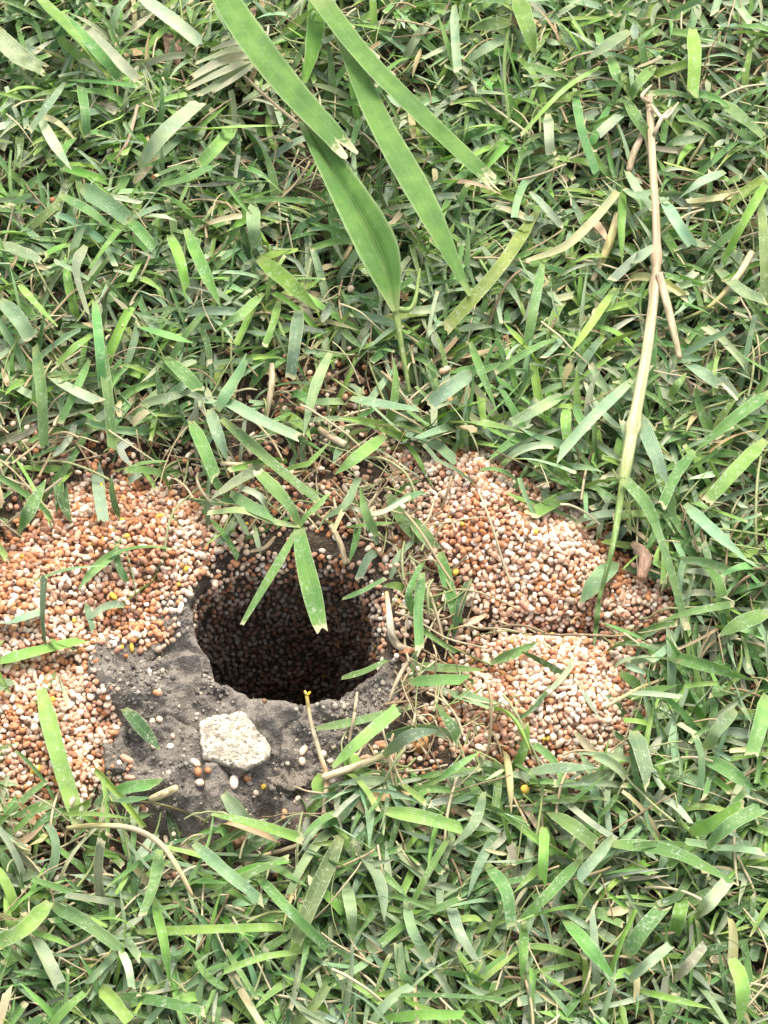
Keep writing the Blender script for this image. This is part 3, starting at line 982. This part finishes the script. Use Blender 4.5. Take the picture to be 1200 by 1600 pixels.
GB = (.100, .196, .044)
BG = 'broad leaves of the coarse grass'
leaf('broad_grass_leaf', [(330,-40),(385,50),(455,140),(545,238)], [40, 50, 46, 34], (20, 24, 23, 21), GB, 'broad green leaf with a frayed tan tip crossing over the other wide leaves', fray=34, fold=.10, group=BG, wav=3)
leaf('broad_grass_leaf', [(618,486),(592,395),(535,290),(474,190)], [12, 64, 52, 20], (16, 19, 19, 17), (.088, .178, .040), 'widest green leaf, creased lengthwise, its base at the thin pale stem', fold=.42, group=BG, dry=.2, crease=.45, roll=.12)
leaf('broad_grass_leaf', [(528,40),(590,185),(660,310),(735,462)], [24, 39, 42, 7], (15, 18, 19, 16), (.104, .202, .046), 'long smooth green leaf tapering to a point, beside the creased leaf', fold=.08, group=BG, dry=.15, wav=2)
leaf('broad_grass_leaf', [(486,-20),(570,90),(665,185),(778,292)], [36, 33, 30, 24], (17, 20, 20, 17), (.106, .202, .048), 'slimmer green leaf with a ragged straw tip slanting across the pointed leaf', fold=.14, fray=36, group=BG, wav=2)
leaf('broad_grass_leaf', [(495,-10),(492,60),(476,130)], [28, 30, 8], (9, 12, 11), (.09, .20, .03), 'short bright green leaf tip poking out behind the frayed broad leaf', fold=.3, group=BG, dry=.1)
dl = link('dead_leaf', None, loc=PG(398., 84., .011), label='wide shredded bleached leaf beside the frayed broad leaf', cat='dead leaf')
for k_, (ax, ay, bx_, by_, w_) in enumerate([(404,64,330,78,13),(402,72,305,100,15),(404,82,298,122,16),(402,90,292,140,15),(398,98,306,152,13),(394,104,330,146,10),(400,78,318,92,11)]):
    leaf('shred', [(ax, ay), ((ax + bx_) / 2 + BR.normal(0, 4), (ay + by_) / 2 + BR.normal(0, 4)), (bx_, by_)], [w_ * .7, w_, w_ * .6], (13 + k_ % 3, 15 + k_ % 2 * 1.5, 12 + k_ % 3), ((.42, .41, .28), (.34, .37, .22), (.48, .45, .32))[k_ % 3], None, cat=None, nr=12, nc=5, fold=.25, fray=9, parent=dl, mat=M_BLADE, roll=BR.normal(0, .3))
leaf('dead_leaf', [(-10,50),(25,85),(72,112)], [26, 34, 20], (10, 14, 11), (.26, .31, .18), 'pale weathered leaf near the corner, veined and torn', cat='dead leaf', fold=.35, fray=14, wav=4, mat=M_BLADE)
leaf('dead_leaf', [(262,40),(270,70),(272,105)], [26, 30, 20], (7, 8, 7), (.30, .20, .15), 'short brown dead leaf under the pale cut blades', cat='dead leaf', fold=.2, fray=10, wav=4, mat=M_STRAW)
# stem below the creased leaf, arching with a second stalk
def stalk(name, pts, rads, hts, cols, label, cat, n=26, ns=8, parent=None, nodes=(), world=False, ground=True):
    m = curve(pts, n); h = curve([(i, q) for i, q in enumerate(hts)], n)[:, 1] * .001
    r = np.clip(curve([(i, q) for i, q in enumerate(rads)], n)[:, 1], .3, None) * S
    for t in nodes: r = r * (1 + .45 * np.exp(-((np.linspace(0, 1, n) - t) / .014) ** 2))
    sp = PG(m[:, 0], m[:, 1], h) if ground else P(m[:, 0], m[:, 1], h + RIMZ)
    V = tube_mesh(sp[None], r[None], ns)[0].reshape(-1, 3)
    c = np.clip(np.stack([curve([(i, q[k]) for i, q in enumerate(cols)], n)[:, 1] for k in range(3)], 1), .01, 1)
    c = np.repeat(np.concatenate([c, np.ones((n, 1))], 1), ns, 0)
    base = sp[0] if parent is None else np.array(parent.location)
    f = tube_faces(n, ns)
    caps = [np.mean(V[:ns], 0), np.mean(V[-ns:], 0)]
    V = np.concatenate([V, caps]); c = np.concatenate([c, c[:1], c[-1:]])
    a = np.arange(ns); b = (a + 1) % ns; q = n * ns
    e1 = np.stack([b, a, np.full(ns, q), np.full(ns, q)], 1); o = (n - 1) * ns
    splat(V, np.zeros(len(V), int))
    me = bpy.data.meshes.new(name)
    fs = [tuple(x) for x in f] + [(int(x), int(y), q) for x, y in zip(b, a)] + [(int(o + x), int(o + y), q + 1) for x, y in zip(a, b)]
    me.from_pydata([tuple(x) for x in V - base], [], fs)
    me.attributes.new('Col', 'FLOAT_COLOR', 'POINT').data.foreach_set('color', c.astype(np.float32).ravel())
    vu = np.stack([np.tile(np.abs(np.linspace(-1, 1, ns, endpoint=False)), n), np.repeat(np.linspace(0, 1, n), ns)], 1); vu = np.concatenate([vu, [[.5, 0], [.5, 1]]])
    li = np.zeros(len(me.loops), np.int32); me.loops.foreach_get('vertex_index', li)
    me.uv_layers.new(name='UVMap').data.foreach_set('uv', vu[li].astype(np.float32).ravel())
    me.polygons.foreach_set('use_smooth', np.ones(len(fs), bool)); me.update()
    return link(name, me, M_STRAW, parent=parent, loc=base if parent is None else None, label=label, cat=cat)
GS, YS, TN, PK, PG_ = (.19, .27, .09), (.44, .40, .19), (.46, .39, .26), (.40, .31, .22), (.44, .44, .25)
s_ = stalk('leaf_stem', [(640,615),(628,545),(618,482)], [3.4, 4.2, 6], (7, 12, 15), (GS, GS, GS), 'thin pale green stem dropping from the base of the creased leaf', 'stem')
stalk('side_shoot', [(618,484),(645,478),(656,420)], [5, 4, 2], (15, 15, 13), (GS, GS, GS), None, None, parent=s_)
# ------------------------------------------------------------------ the tan runner
run = link('grass_runner', None, loc=PG(1015., 150., .015), label='long jointed tan runner stem lying over the turf, leafy joint halfway', cat='runner stem')
stalk('stem', [(1014,150),(1020,260),(1026,400),(1012,540),(985,690),(974,752)], [6.5, 6.5, 7, 8.5, 9.5, 8], (12, 13.5, 13.5, 14, 14.5, 14.5), (PK, TN, PK, (.46, .46, .28), (.42, .45, .24), (.26, .34, .13)), None, None, n=60, ns=10, parent=run, nodes=(.40, .47, .76))
stalk('stem_tip', [(974,752),(958,850),(935,940)], [6.5, 4.5, 3], (15, 15, 12), (GS, (.17, .27, .09), (.14, .24, .07)), None, None, parent=run)
stalk('branch', [(1030,428),(1046,490),(1062,560)], [6.5, 6.5, 4.5], (15, 14, 11), (PK, TN, TN), None, None, parent=run)
stalk('branch', [(1006,205),(990,240),(982,268)], [5, 6, 5], (12, 11, 10), (PK, TN, PK), None, None, parent=run, n=12)
for pts_, w_, c_ in (([(976,750),(1010,790),(1036,850)], [16, 20, 8], BCOL['g']), ([(1022,385),(1000,402),(985,412)], [10, 18, 8], BCOL['p']), ([(1020,300),(996,306),(975,296)], [10, 16, 8], BCOL['b'])):
    leaf('leaf', pts_, w_, (17, 17, 14), c_, None, cat=None, nr=12, nc=5, fold=.3, parent=run, mat=M_BLADE)
for q in (((1018,165),(1038,185),(1060,160)), ((1014,160),(1003,150),(1018,133)), ((1022,210),(1034,185),(1050,168))):
    stalk('dry_sheath', list(q), [3.5, 3.5, 1.5], (14, 16, 15), (TN, (.6, .5, .36), TN), None, None, n=10, parent=run)
leaf('straw_stem', [(966,300),(925,348),(880,388),(822,408)], [13, 15, 15, 7], (12, 14, 13, 11), (.40, .38, .22), 'slanting pale straw stem running away from the tan runner', cat='stem', nr=16, nc=5, fold=.5, mat=M_BLADE)
stalk('straw_stem', [(965,335),(950,385),(925,440)], [6, 7, 4], (10, 11, 8), (TN, YS, TN), 'short dry stem in the gap between runner and slanting straw', 'stem')
stalk('straw_stem', [(1175,395),(1150,435),(1110,478),(1065,500)], [6, 5, 3, 2], (12, 13, 11, 9), (TN, (.6, .5, .3), YS, GS), 'forked pale straw sprig near the edge, beyond the runner branch', 'stem')
stalk('curved_stem', [(105,1294),(150,1290),(205,1294),(250,1318),(280,1360),(301,1400)], [3.5, 4, 4.2, 4.2, 3.6, 2.4], (9, 13, 15, 15, 14, 11), (YS, YS, TN, TN, (.6, .48, .28), (.6, .48, .28)), 'thin arched straw stem curving down below the soil crust', 'stem', n=40)
st = stalk('wiry_stem', [(479,1084),(485,1125),(497,1168),(510,1215),(507,1258),(503,1292)], [2.6, 3, 3.4, 4, 3.5, 2.4], (5, 5, 4.5, 5, 5.5, 5), ((.5, .36, .06), TN, TN, (.5, .33, .2), TN, TN), 'thin tan stalk with yellow tip standing against the hole rim', 'stem', n=40)
for q in (((479,1085),(476,1080)), ((480,1086),(485,1081))):
    stalk('yellow_tip', list(q), [2.2, 2.0], (5.2, 5.6), ((.55, .38, .04), (.5, .34, .04)), None, None, n=5, parent=st)
for q in (((509,1245),(540,1248),(560,1235)), ((507,1240),(480,1236),(458,1228)), ((508,1248),(522,1256),(530,1262))):
    stalk('fine_root', list(q), [1.8, 1.6, 1], (5, 5, 4), (TN, TN, TN), None, None, n=10, parent=st)
leaf('grass_leaf', [(503,1252),(496,1228),(500,1208)], [6, 18, 6], (4, 5, 5), BCOL['y'], 'tiny yellow-green leaf beside the thin tan stalk with yellow tip', nr=10, nc=5, fold=.3)
stalk('curled_straw', [(604,925),(608,960),(612,992),(624,1010),(644,1014)], [3, 5, 6.5, 6, 2.5], (5, 5, 4.5, 4, 4), (YS, (.62, .56, .42), (.62, .56, .42), (.6, .52, .38), TN), 'bleached curl of straw hooked at the hole edge below the leafy fork', 'straw', n=30)
stalk('twig', [(640,1030),(622,1060),(606,1100)], [3, 3.2, 2], (4, 5, 4), (PK, TN, PK), 'short brownish twig propped at the hole corner, over gritty soil', 'twig', n=16)
stalk('straw_stem', [(558,1082),(553,1120),(545,1160)], [2, 2.6, 2], (4, 5, 4), (TN, TN, PK), 'hair-thin tan stalk between the yellow-tipped stalk and the twig', 'stem', n=16)
stalk('straw_stem', [(505,1215),(560,1196),(610,1176)], [6, 5.5, 4.5], (6, 7, 6), ((.62, .52, .34), (.62, .52, .34), YS), 'flat pale straw lying level from the thin tan stalk', 'stem', n=16)
stalk('straw_stem', [(236,1249),(256,1240),(275,1231)], [5, 6, 5], (5, 6, 6), ((.6, .5, .3), (.62, .53, .33), (.6, .5, .3)), 'stubby cream straw stub pointing from the folded leaf at the soil', 'stem', n=10)
stalk('straw_stem', [(415,655),(424,605),(425,568)], [4, 5, 4], (5, 8, 9), (TN, (.6, .5, .33), TN), 'upright knobbly pale straw stub in the dark gap above the hole', 'stem', n=20, nodes=(.5, .75))
stalk('straw_stem', [(540,695),(520,685),(498,670)], [6, 6, 5], (7, 7, 6), ((.62, .55, .4), PK, TN), 'short thick bleached straw below the dusty hanging blade', 'stem', n=12)
stalk('straw_stem', [(395,728),(345,724)], [4, 3.4], (10, 10), ((.62, .52, .3), (.6, .5, .33)), 'little level straw stub over the granules above the hole', 'stem', n=8)
stalk('straw_stem', [(516,820),(532,850),(540,882)], [4, 4.6, 4], (5, 3, 1), (TN, (.6, .5, .33), TN), 'dry tan stub hanging over the back rim of the hole', 'stem', n=14)
stalk('straw_stem', [(215,165),(200,220),(180,250)], [3, 3, 2], (9, 11, 9), (PK, PK, TN), 'pinkish dry stalk near the dusty pale blade', 'stem', n=14)
stalk('straw_stem', [(375,112),(420,155),(465,193)], [2.2, 2.6, 3], (13, 14, 14), (TN, PK, TN), 'wispy tan stem running up to the creased leaf', 'stem', n=16)
stalk('straw_stem', [(945,1105),(1000,1075),(1040,1060)], [3, 3, 2], (6, 8, 7), (TN, YS, TN), 'thin straw leaning off the lower granule heap', 'stem', n=14)
stalk('straw_stem', [(1002,905),(1008,870),(990,850)], [8, 10, 6], (6, 8, 6), ((.4, .25, .18), (.45, .3, .22), PK), 'reddish-brown dry husk at the corner of the upper granule heap', 'husk', n=14)

# ------------------------------------------------------------------ leafy fork hanging over the hole
fork = link('grass_shoot', None, loc=P(467., 822., RIMZ + .006), label='forked green grass shoot hanging two blades over the open hole', cat='grass shoot')
def fleaf(pts, widths, hts, colr_, fray=6, fold=.2, dry=1.0):
    m = curve(pts, 16)
    nm = 'blade'
    h = hts
    sp = P(m[:, 0], m[:, 1], curve([(i, q) for i, q in enumerate(h)], 16)[:, 1] * .001 + RIMZ)
    w = np.clip(curve([(i, q) for i, q in enumerate(widths)], 16)[:, 1], 1, None) * S
    cc = np.linspace(-1, 1, 7); T = norm(np.gradient(sp, axis=0)); Sd = norm(np.cross(T, np.tile([0, .2, 1.], (16, 1)))); Nn = np.cross(Sd, T)
    V = sp[:, None] + Sd[:, None] * cc[None, :, None] * (w * .5)[:, None, None] + Nn[:, None] * (np.abs(cc) * fold)[None, :, None] * (w * .5)[:, None, None]
    j = np.random.default_rng(int(pts[-1][0])).uniform(-1, .5, 7) * fray * S
    V[-1] += T[-1] * j[:, None]
    u = np.stack(np.meshgrid((cc + 1) / 2, np.linspace(0, 1, 16)), -1).reshape(-1, 2)
    V = V.reshape(-1, 3); splat(V, np.zeros(len(V), int))
    link(nm, new_mesh(nm, V - np.array(fork.location), strip_faces(16, 7), np.tile((*colr_, dry), (len(V), 1)), u), M_BLADE, parent=fork)
fleaf([(467,824),(474,870),(488,930),(501,985)], [16, 26, 30, 20], (6, 6, 4, 2), (.12, .24, .06), fray=9)
fleaf([(465,826),(435,880),(405,930),(377,978)], [8, 14, 12, 6], (6, 6, 4, 2), (.13, .24, .07), fray=4)
fleaf([(468,822),(430,816),(380,798),(322,802)], [9, 12, 13, 10], (6, 8, 9, 6), (.26, .33, .15))
fleaf([(468,822),(480,805),(492,795),(515,770)], [9, 11, 11, 5], (6, 8, 9, 10), (.16, .28, .08))
fleaf([(466,820),(455,795),(430,765),(400,735)], [10, 16, 22, 16], (6, 9, 11, 11), (.15, .25, .08))

# ------------------------------------------------------------------ pale stone and pebbles
def lump(name, outline, hgt, mat, colr_, label, cat, seed, tilt=0.0, rough=1.0, facet=False):
    pc = np.mean(outline, 0)
    base = PG(np.array(pc[0]), np.array(pc[1]), .0011 if facet else -.0004)
    ow = P(np.array([q[0] for q in outline]), np.array([q[1] for q in outline]), base[2] + hgt * .5)[:, :2] - base[:2]
    na = 72; th = np.linspace(0, 2 * math.pi, na, endpoint=False)
    r = np.zeros(na)
    for i in range(len(ow)):
        p_, q_ = ow[i], ow[(i + 1) % len(ow)]; ex, ey = q_ - p_
        den = np.cos(th) * ey - np.sin(th) * ex
        den = np.where(np.abs(den) < 1e-12, 1e-12, den)
        rad = (p_[0] * ey - p_[1] * ex) / den; sg = (p_[0] * np.sin(th) - p_[1] * np.cos(th)) / den
        r = np.where((rad > 0) & (sg >= -1e-6) & (sg <= 1 + 1e-6), np.maximum(r, rad), r)
    fr_ = np.random.default_rng(seed)
    pl = [(fr_.uniform(0, 6.28), fr_.uniform(.06, .22), fr_.uniform(.95, 1.15)) for _ in range(6)] if facet else []
    V = []
    prof = [(.86, -.35), (.97, 0), (1.0, .35), (1.0, .66), (.965, .88), (.90, .97), (.72, .98), (.58, 1.0), (.44, 1.02), (.30, 1.0), (.16, 1.02)]
    for s, z in prof:
        x = r * s * np.cos(th); y = r * s * np.sin(th)
        q = rough * (vn(x + z * hgt * .7, y, hgt * .45, seed) * .10 + vn(x, y + z * hgt, hgt * .2, seed + 1) * .07 + vn(x, y + z * hgt, hgt * .09, seed + 2) * .05)
        V.append(np.stack([x * (1 + q * .35), y * (1 + q * .35), np.minimum.reduce([hgt * (z + q * 1.3)] + [hgt * (b_ + q) - g_ * (x * math.cos(a_) + y * math.sin(a_)) for a_, g_, b_ in pl]) + tilt * y], 1))
    V = np.concatenate(V + [[V[-1].mean(0)]])
    f = grid_faces(len(prof), na); k = (len(prof) - 1) * na; a = np.arange(na)
    fs = [tuple(x) for x in f] + [(int(k + i), int(k + (i + 1) % na), len(V) - 1) for i in a]
    me = bpy.data.meshes.new(name); me.from_pydata([tuple(x) for x in V], [], fs)
    me.attributes.new('Col', 'FLOAT_COLOR', 'POINT').data.foreach_set('color', np.tile((*colr_, 1), (len(V), 1)).astype(np.float32).ravel())
    me.polygons.foreach_set('use_smooth', np.ones(len(fs), bool)); me.update()
    splat(V + base, np.zeros(len(V), int))
    return link(name, me, mat, loc=base, label=label, cat=cat)
lump('stone', [(313,1130),(345,1120),(384,1117),(402,1140),(424,1165),(421,1182),(385,1200),(348,1193),(317,1184)], .0028, M_STONE, (.7, .65, .5), 'pale cream pitted stone set in the soil crust below the hole', 'stone', 5, tilt=.10, rough=1.25, facet=True)
lump('soil_clod', [(345,1195),(380,1190),(388,1206),(372,1216),(350,1210)], .0022, M_SOIL, (.30, .24, .20), 'small pinkish soil clod tucked under the pale stone', 'soil clod', 6, rough=2)
lump('soil_clod', [(405,1180),(450,1165),(490,1185),(495,1225),(455,1240),(412,1222)], .0018, M_SOIL, (.20, .172, .14), 'crumbly grey-brown clod between pale stone and yellow-tipped stalk', 'soil clod', 7, rough=2.2)
lump('soil_clod', [(160,1165),(190,1155),(205,1180),(195,1208),(165,1205)], .002, M_SOIL, (.16, .14, .115), 'rounded grey clod below the dark crevice in the soil crust', 'soil clod', 8, rough=2)
def disc(x, y, rx, ry): return [(x + rx * math.cos(t), y + ry * math.sin(t)) for t in np.linspace(0, 2 * math.pi, 9)[:-1]]
lump('pebble', disc(655,1162,15,14), .0045, M_GRAIN, (.55, .32, .12), 'largest orange pebble, round, near the twig', 'pebble', 9)
lump('pebble', disc(368,1313,17,15), .0038, M_GRAIN, (.24, .15, .09), 'brown pebble in a dark gap under the soil crust', 'pebble', 10)
lump('pebble', disc(706,643,11,10), .0075, M_GRAIN, (.62, .30, .15), 'orange-pink pebble in the grass above the upper granule heap', 'pebble', 11)
lump('pebble', disc(786,548,11,9), .0070, M_GRAIN, (.34, .21, .14), 'dull brown pebble half buried among blades beside the runner', 'pebble', 12)

# ------------------------------------------------------------------ crumbs of soil on the crust
c = np.stack([GR.uniform(W_COL[:, 0].min(), W_COL[:, 0].max(), 15000), GR.uniform(W_COL[:, 1].min(), W_COL[:, 1].max(), 15000)], 1)
k = (sdf(W_COL, c[:, 0], c[:, 1]) < .001) & (sdf(CEN + RIMV[::8], c[:, 0], c[:, 1]) > .0006) & (GR.random(15000) < .35 + .6 * vn(c[:, 0], c[:, 1], .006, 33))
c = c[k]; n = len(c); rad = np.exp(GR.normal(math.log(.00020), .55, n)).clip(.00008, .0009)
R_, _ = rot_mats(n)
V = np.einsum('nij,nkj->nki', R_, np.array(SHAPES)[GR.integers(0, 10, n)]) * rad[:, None, None] * (1 + .25 * GR.normal(size=(n, len(ICO_V), 1)).clip(-1, 1)) + np.concatenate([c, (H(c[:, 0], c[:, 1]) + rad * .3)[:, None]], 1)[:, None]
cc_ = np.where(GR.random(n)[:, None] < .12, np.array([.48, .42, .32]), C_clay * np.exp(GR.normal(0, .35, n))[:, None])
V = V[:, ICO_I]
link('soil_crumbs', new_mesh('soil_crumbs', V.reshape(-1, 3), repeat_faces(ICO_F1, n, 12), np.repeat(np.concatenate([cc_, np.ones((n, 1))], 1), 12, 0), smooth=False), M_SOIL, kind='stuff', label='fine loose crumbs scattered on the soil crust', cat='soil crumbs')

# ------------------------------------------------------------------ loose granules seen one by one on soil and grass
SHMESH = {}
HOLE_SHADE = np.array([.060, .044, .032])            # painted shade of the hole, mixed into the wall granules' colour
def grain_mesh(sh, pc, shade=0.0):
    key = (sh, pc, shade)
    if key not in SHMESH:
        me = new_mesh('granule', SHAPES[sh], ICO_F, np.tile((*(PAL[pc] * (1 - shade) + HOLE_SHADE * shade), 1), (len(ICO_V), 1)))
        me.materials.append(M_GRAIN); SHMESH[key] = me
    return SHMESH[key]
PNAME = ['cream', 'off-white', 'sandy', 'pinkish-tan', 'orange-tan', 'rust-orange', 'brown', 'greyish', 'yellow', 'dark brown']
LOOSE = [(240,968,0,0,6.5),(214,995,8,1,6),(206,1012,8,10,5),(262,1003,2,11,4),(250,1124,0,2,8),(240,1166,0,3,6),(266,1166,1,4,6.5),(270,1150,2,5,5),(170,1207,1,6,6),(305,1191,0,12,7),(309,1206,5,7,8),
         (325,1204,5,8,7),(312,1223,0,9,8),(366,1222,1,13,9),(386,1216,4,0,8),(411,1229,8,1,6),(400,1239,7,2,6),(474,1172,0,14,8),(472,1190,0,3,7.5),(503,1178,1,4,8),(191,1175,4,5,7),(202,1215,3,10,7),
         (187,1231,3,11,8),(184,1126,3,6,5),(240,278,5,7,7),(82,313,5,8,8),(548,452,0,9,8),(820,1233,8,0,9),(20,662,2,1,6),(42,668,0,2,6),(695,578,2,12,8),(336,914,2,3,6.5),(517,1190,0,6,6),(155,1000,3,2,6)]
for x, y, pc, sh, r in LOOSE:
    on_grass = y < 700 or y > 1232
    p = PG(float(x), float(y), .0075 if on_grass else r * S * .55)
    o = link('loose_granule', grain_mesh(sh, pc), loc=p, group='loose granules lying singly', cat='granule',
             label=f"single {PNAME[pc]} {'rod-shaped' if sh > 9 else 'rounded'} granule, {where(x, y)}")
    o.scale = (r * S * .85,) * 3; o.rotation_euler = (GR.normal(0, .3), GR.normal(0, .2), GR.uniform(0, 6.28))
    splat(SHAPES[sh] * r * S + p, np.zeros(len(ICO_V), int))

# ------------------------------------------------------------------ what shows largest becomes an object of its own, the rest is stuff
VIS = shown(NEXT_ID[0])
def emit_grains(key, parent, nmax, mass_name):
    g = GSETS[key]; vis = VIS[g['ids']]
    o_ = np.argsort(-vis)[:nmax]; o_ = o_[vis[o_] >= 3]
    single = np.zeros(len(vis), bool); single[o_] = True
    base = np.array(parent.location) if parent is not None else np.zeros(3)
    import mathutils
    for i in o_:
        mw = mathutils.Matrix(g['R'][i].tolist()).to_4x4()
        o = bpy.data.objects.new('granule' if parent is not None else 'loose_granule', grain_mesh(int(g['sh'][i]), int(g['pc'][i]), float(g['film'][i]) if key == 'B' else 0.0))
        COL.objects.link(o)
        o.location = g['p'][i] - base; o.rotation_euler = mw.to_euler(); o.scale = (g['r'][i],) * 3
        if parent is not None: o.parent = parent
        else:
            x, y, _ = proj(g['p'][i])
            o['label'] = f"single {PNAME[g['pc'][i]]} {'rod-shaped' if g['sh'][i] > 9 else 'rounded'} granule, {where(float(x), float(y))}"
            o['category'] = 'granule'; o['group'] = 'loose granules lying singly'
    m = ~single
    V = g['V'][m]; n = len(V)
    base_c = PAL[g['pc'][m]]
    if key == 'B': base_c = base_c * (1 - g['film'][m])[:, None] + HOLE_SHADE * g['film'][m][:, None]
    c = np.concatenate([base_c * np.exp(GR.normal(0, .1, n))[:, None], np.ones((n, 1))], 1)
    seen = vis[m] > 0; k = int(seen.sum())
    Va, Vb = V[seen], V[~seen][:, ICO_I]
    vv = np.concatenate([Va.reshape(-1, 3), Vb.reshape(-1, 3)]) - base
    ff = np.concatenate([repeat_faces(ICO_F, k, len(ICO_V)), repeat_faces(ICO_F1, n - k, 12) + k * len(ICO_V)])
    cc = np.concatenate([np.repeat(c[seen], len(ICO_V), 0), np.repeat(c[~seen], 12, 0)])
    return link(mass_name, new_mesh(mass_name, vv, ff, cc), M_GRAIN, parent=parent, kind='stuff')
for key, poly, lab in (('L', W_ML, 'wide heap of cream and rusty granules spilling against the grey soil crust'), ('U', W_MU, 'upper heap of cream and tan granules between the hole and the tan runner'), ('D', W_MD, 'lower rounded heap of orange and cream granules beyond the twig')):
    c = poly.mean(0)
    t = link('granule_mound', None, loc=(c[0], c[1], float(H(c[0], c[1]))), label=lab, cat='mound', group='granule heaps round the hole')
    emit_grains(key, t, 300, 'granule_mass')
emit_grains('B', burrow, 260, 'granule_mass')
sc_ = emit_grains('S', None, 110, 'granule_litter')
sc_['label'] = 'sparse granules strewn over the soil under the grass'; sc_['category'] = 'granules'

def blade_label(code, w, cut, sp):
    x, y, _ = proj(sp)
    k = len(x) // 2
    wd = 'slender' if w / S < 14 else 'broad' if w / S > 23 else 'medium'
    return f"{wd} {CNAME[code]} {'cut' if cut else 'pointed'} blade {heading(x[-1] - x[0], y[-1] - y[0])}, {where(float(x[k]), float(y[k]))}"
def one_blade(V, col, code, w, cut, sp):
    base = sp[0]
    me = new_mesh('grass_leaf', V.reshape(-1, 3) - base, BF, np.tile(col, (NR * NC, 1)), BUV)
    link('grass_leaf', me, M_BLADE, loc=base, label=blade_label(code, w, cut, sp), cat='grass blade', group='mown grass blades of the lawn')
for k in range(NT_):
    one_blade(TV[k], TCOL[k], TC[k], TW[k], TCUT[k], TSP[k])
vis = VIS[FID]; o_ = np.argsort(-vis)[:max(0, 296 - NT_)]
single = np.zeros(len(vis), bool); single[o_] = True
for k in o_:
    one_blade(FV[k], FC[k], FK[k], FW[k], FT[k], FS[k])
# blades that show keep the fine net, buried and outlying ones a coarse one
fine = ~single & (vis > 0); low = ~single & (vis == 0)
Vf = FV[fine]; nf_ = len(Vf)
RI, CI = [0, 3, 6, 9], [0, 2, 4]
Vl = FV[low].reshape(-1, NR, NC, 3)[:, RI][:, :, CI].reshape(-1, 12, 3); nl_ = len(Vl)
gV = np.concatenate([Vf.reshape(-1, 3), Vl.reshape(-1, 3)])
gF = np.concatenate([repeat_faces(BF, nf_, NR * NC), repeat_faces(strip_faces(4, 3), nl_, 12) + nf_ * NR * NC])
gC = np.concatenate([np.repeat(FC[fine], NR * NC, 0), np.repeat(FC[low], 12, 0)])
gU = np.concatenate([np.tile(BUV, (nf_, 1)), np.tile(BUV.reshape(NR, NC, 2)[RI][:, CI].reshape(-1, 2), (nl_, 1))])
link('grass', new_mesh('grass', gV, gF, gC, gU), M_BLADE, kind='stuff', label='dense short green turf round the hole', cat='grass')
print('fine', nf_, 'coarse', nl_, 'tris', sum(len(o.data.polygons) * (1 if len(o.data.polygons[0].vertices) == 3 else 2) for o in bpy.data.objects if o.type == 'MESH' and o.data.users == 1))
print('blades', NT_, len(FV), 'grains', {k: len(g['p']) for k, g in GSETS.items()}, 'objects', len(bpy.data.objects))

# two things that would read alike are told apart by length or by height in the picture
by = {}
for o in bpy.data.objects:
    if o.parent is None and o.get('label') and o.get('group'): by.setdefault(o['label'], []).append(o)
for lab, obs in by.items():
    if len(obs) not in (2, 3): continue
    if obs[0].name.startswith('grass_leaf') and len(obs) == 2:
        obs.sort(key=lambda o: -max(o.dimensions)); wds = ['longer', 'shorter']
    else:
        obs.sort(key=lambda o: -o.location.y); wds = ['upper', 'lower'] if len(obs) == 2 else ['upper', 'middle', 'lower']
    for o, w in zip(obs, wds): o['label'] = w + ' ' + lab
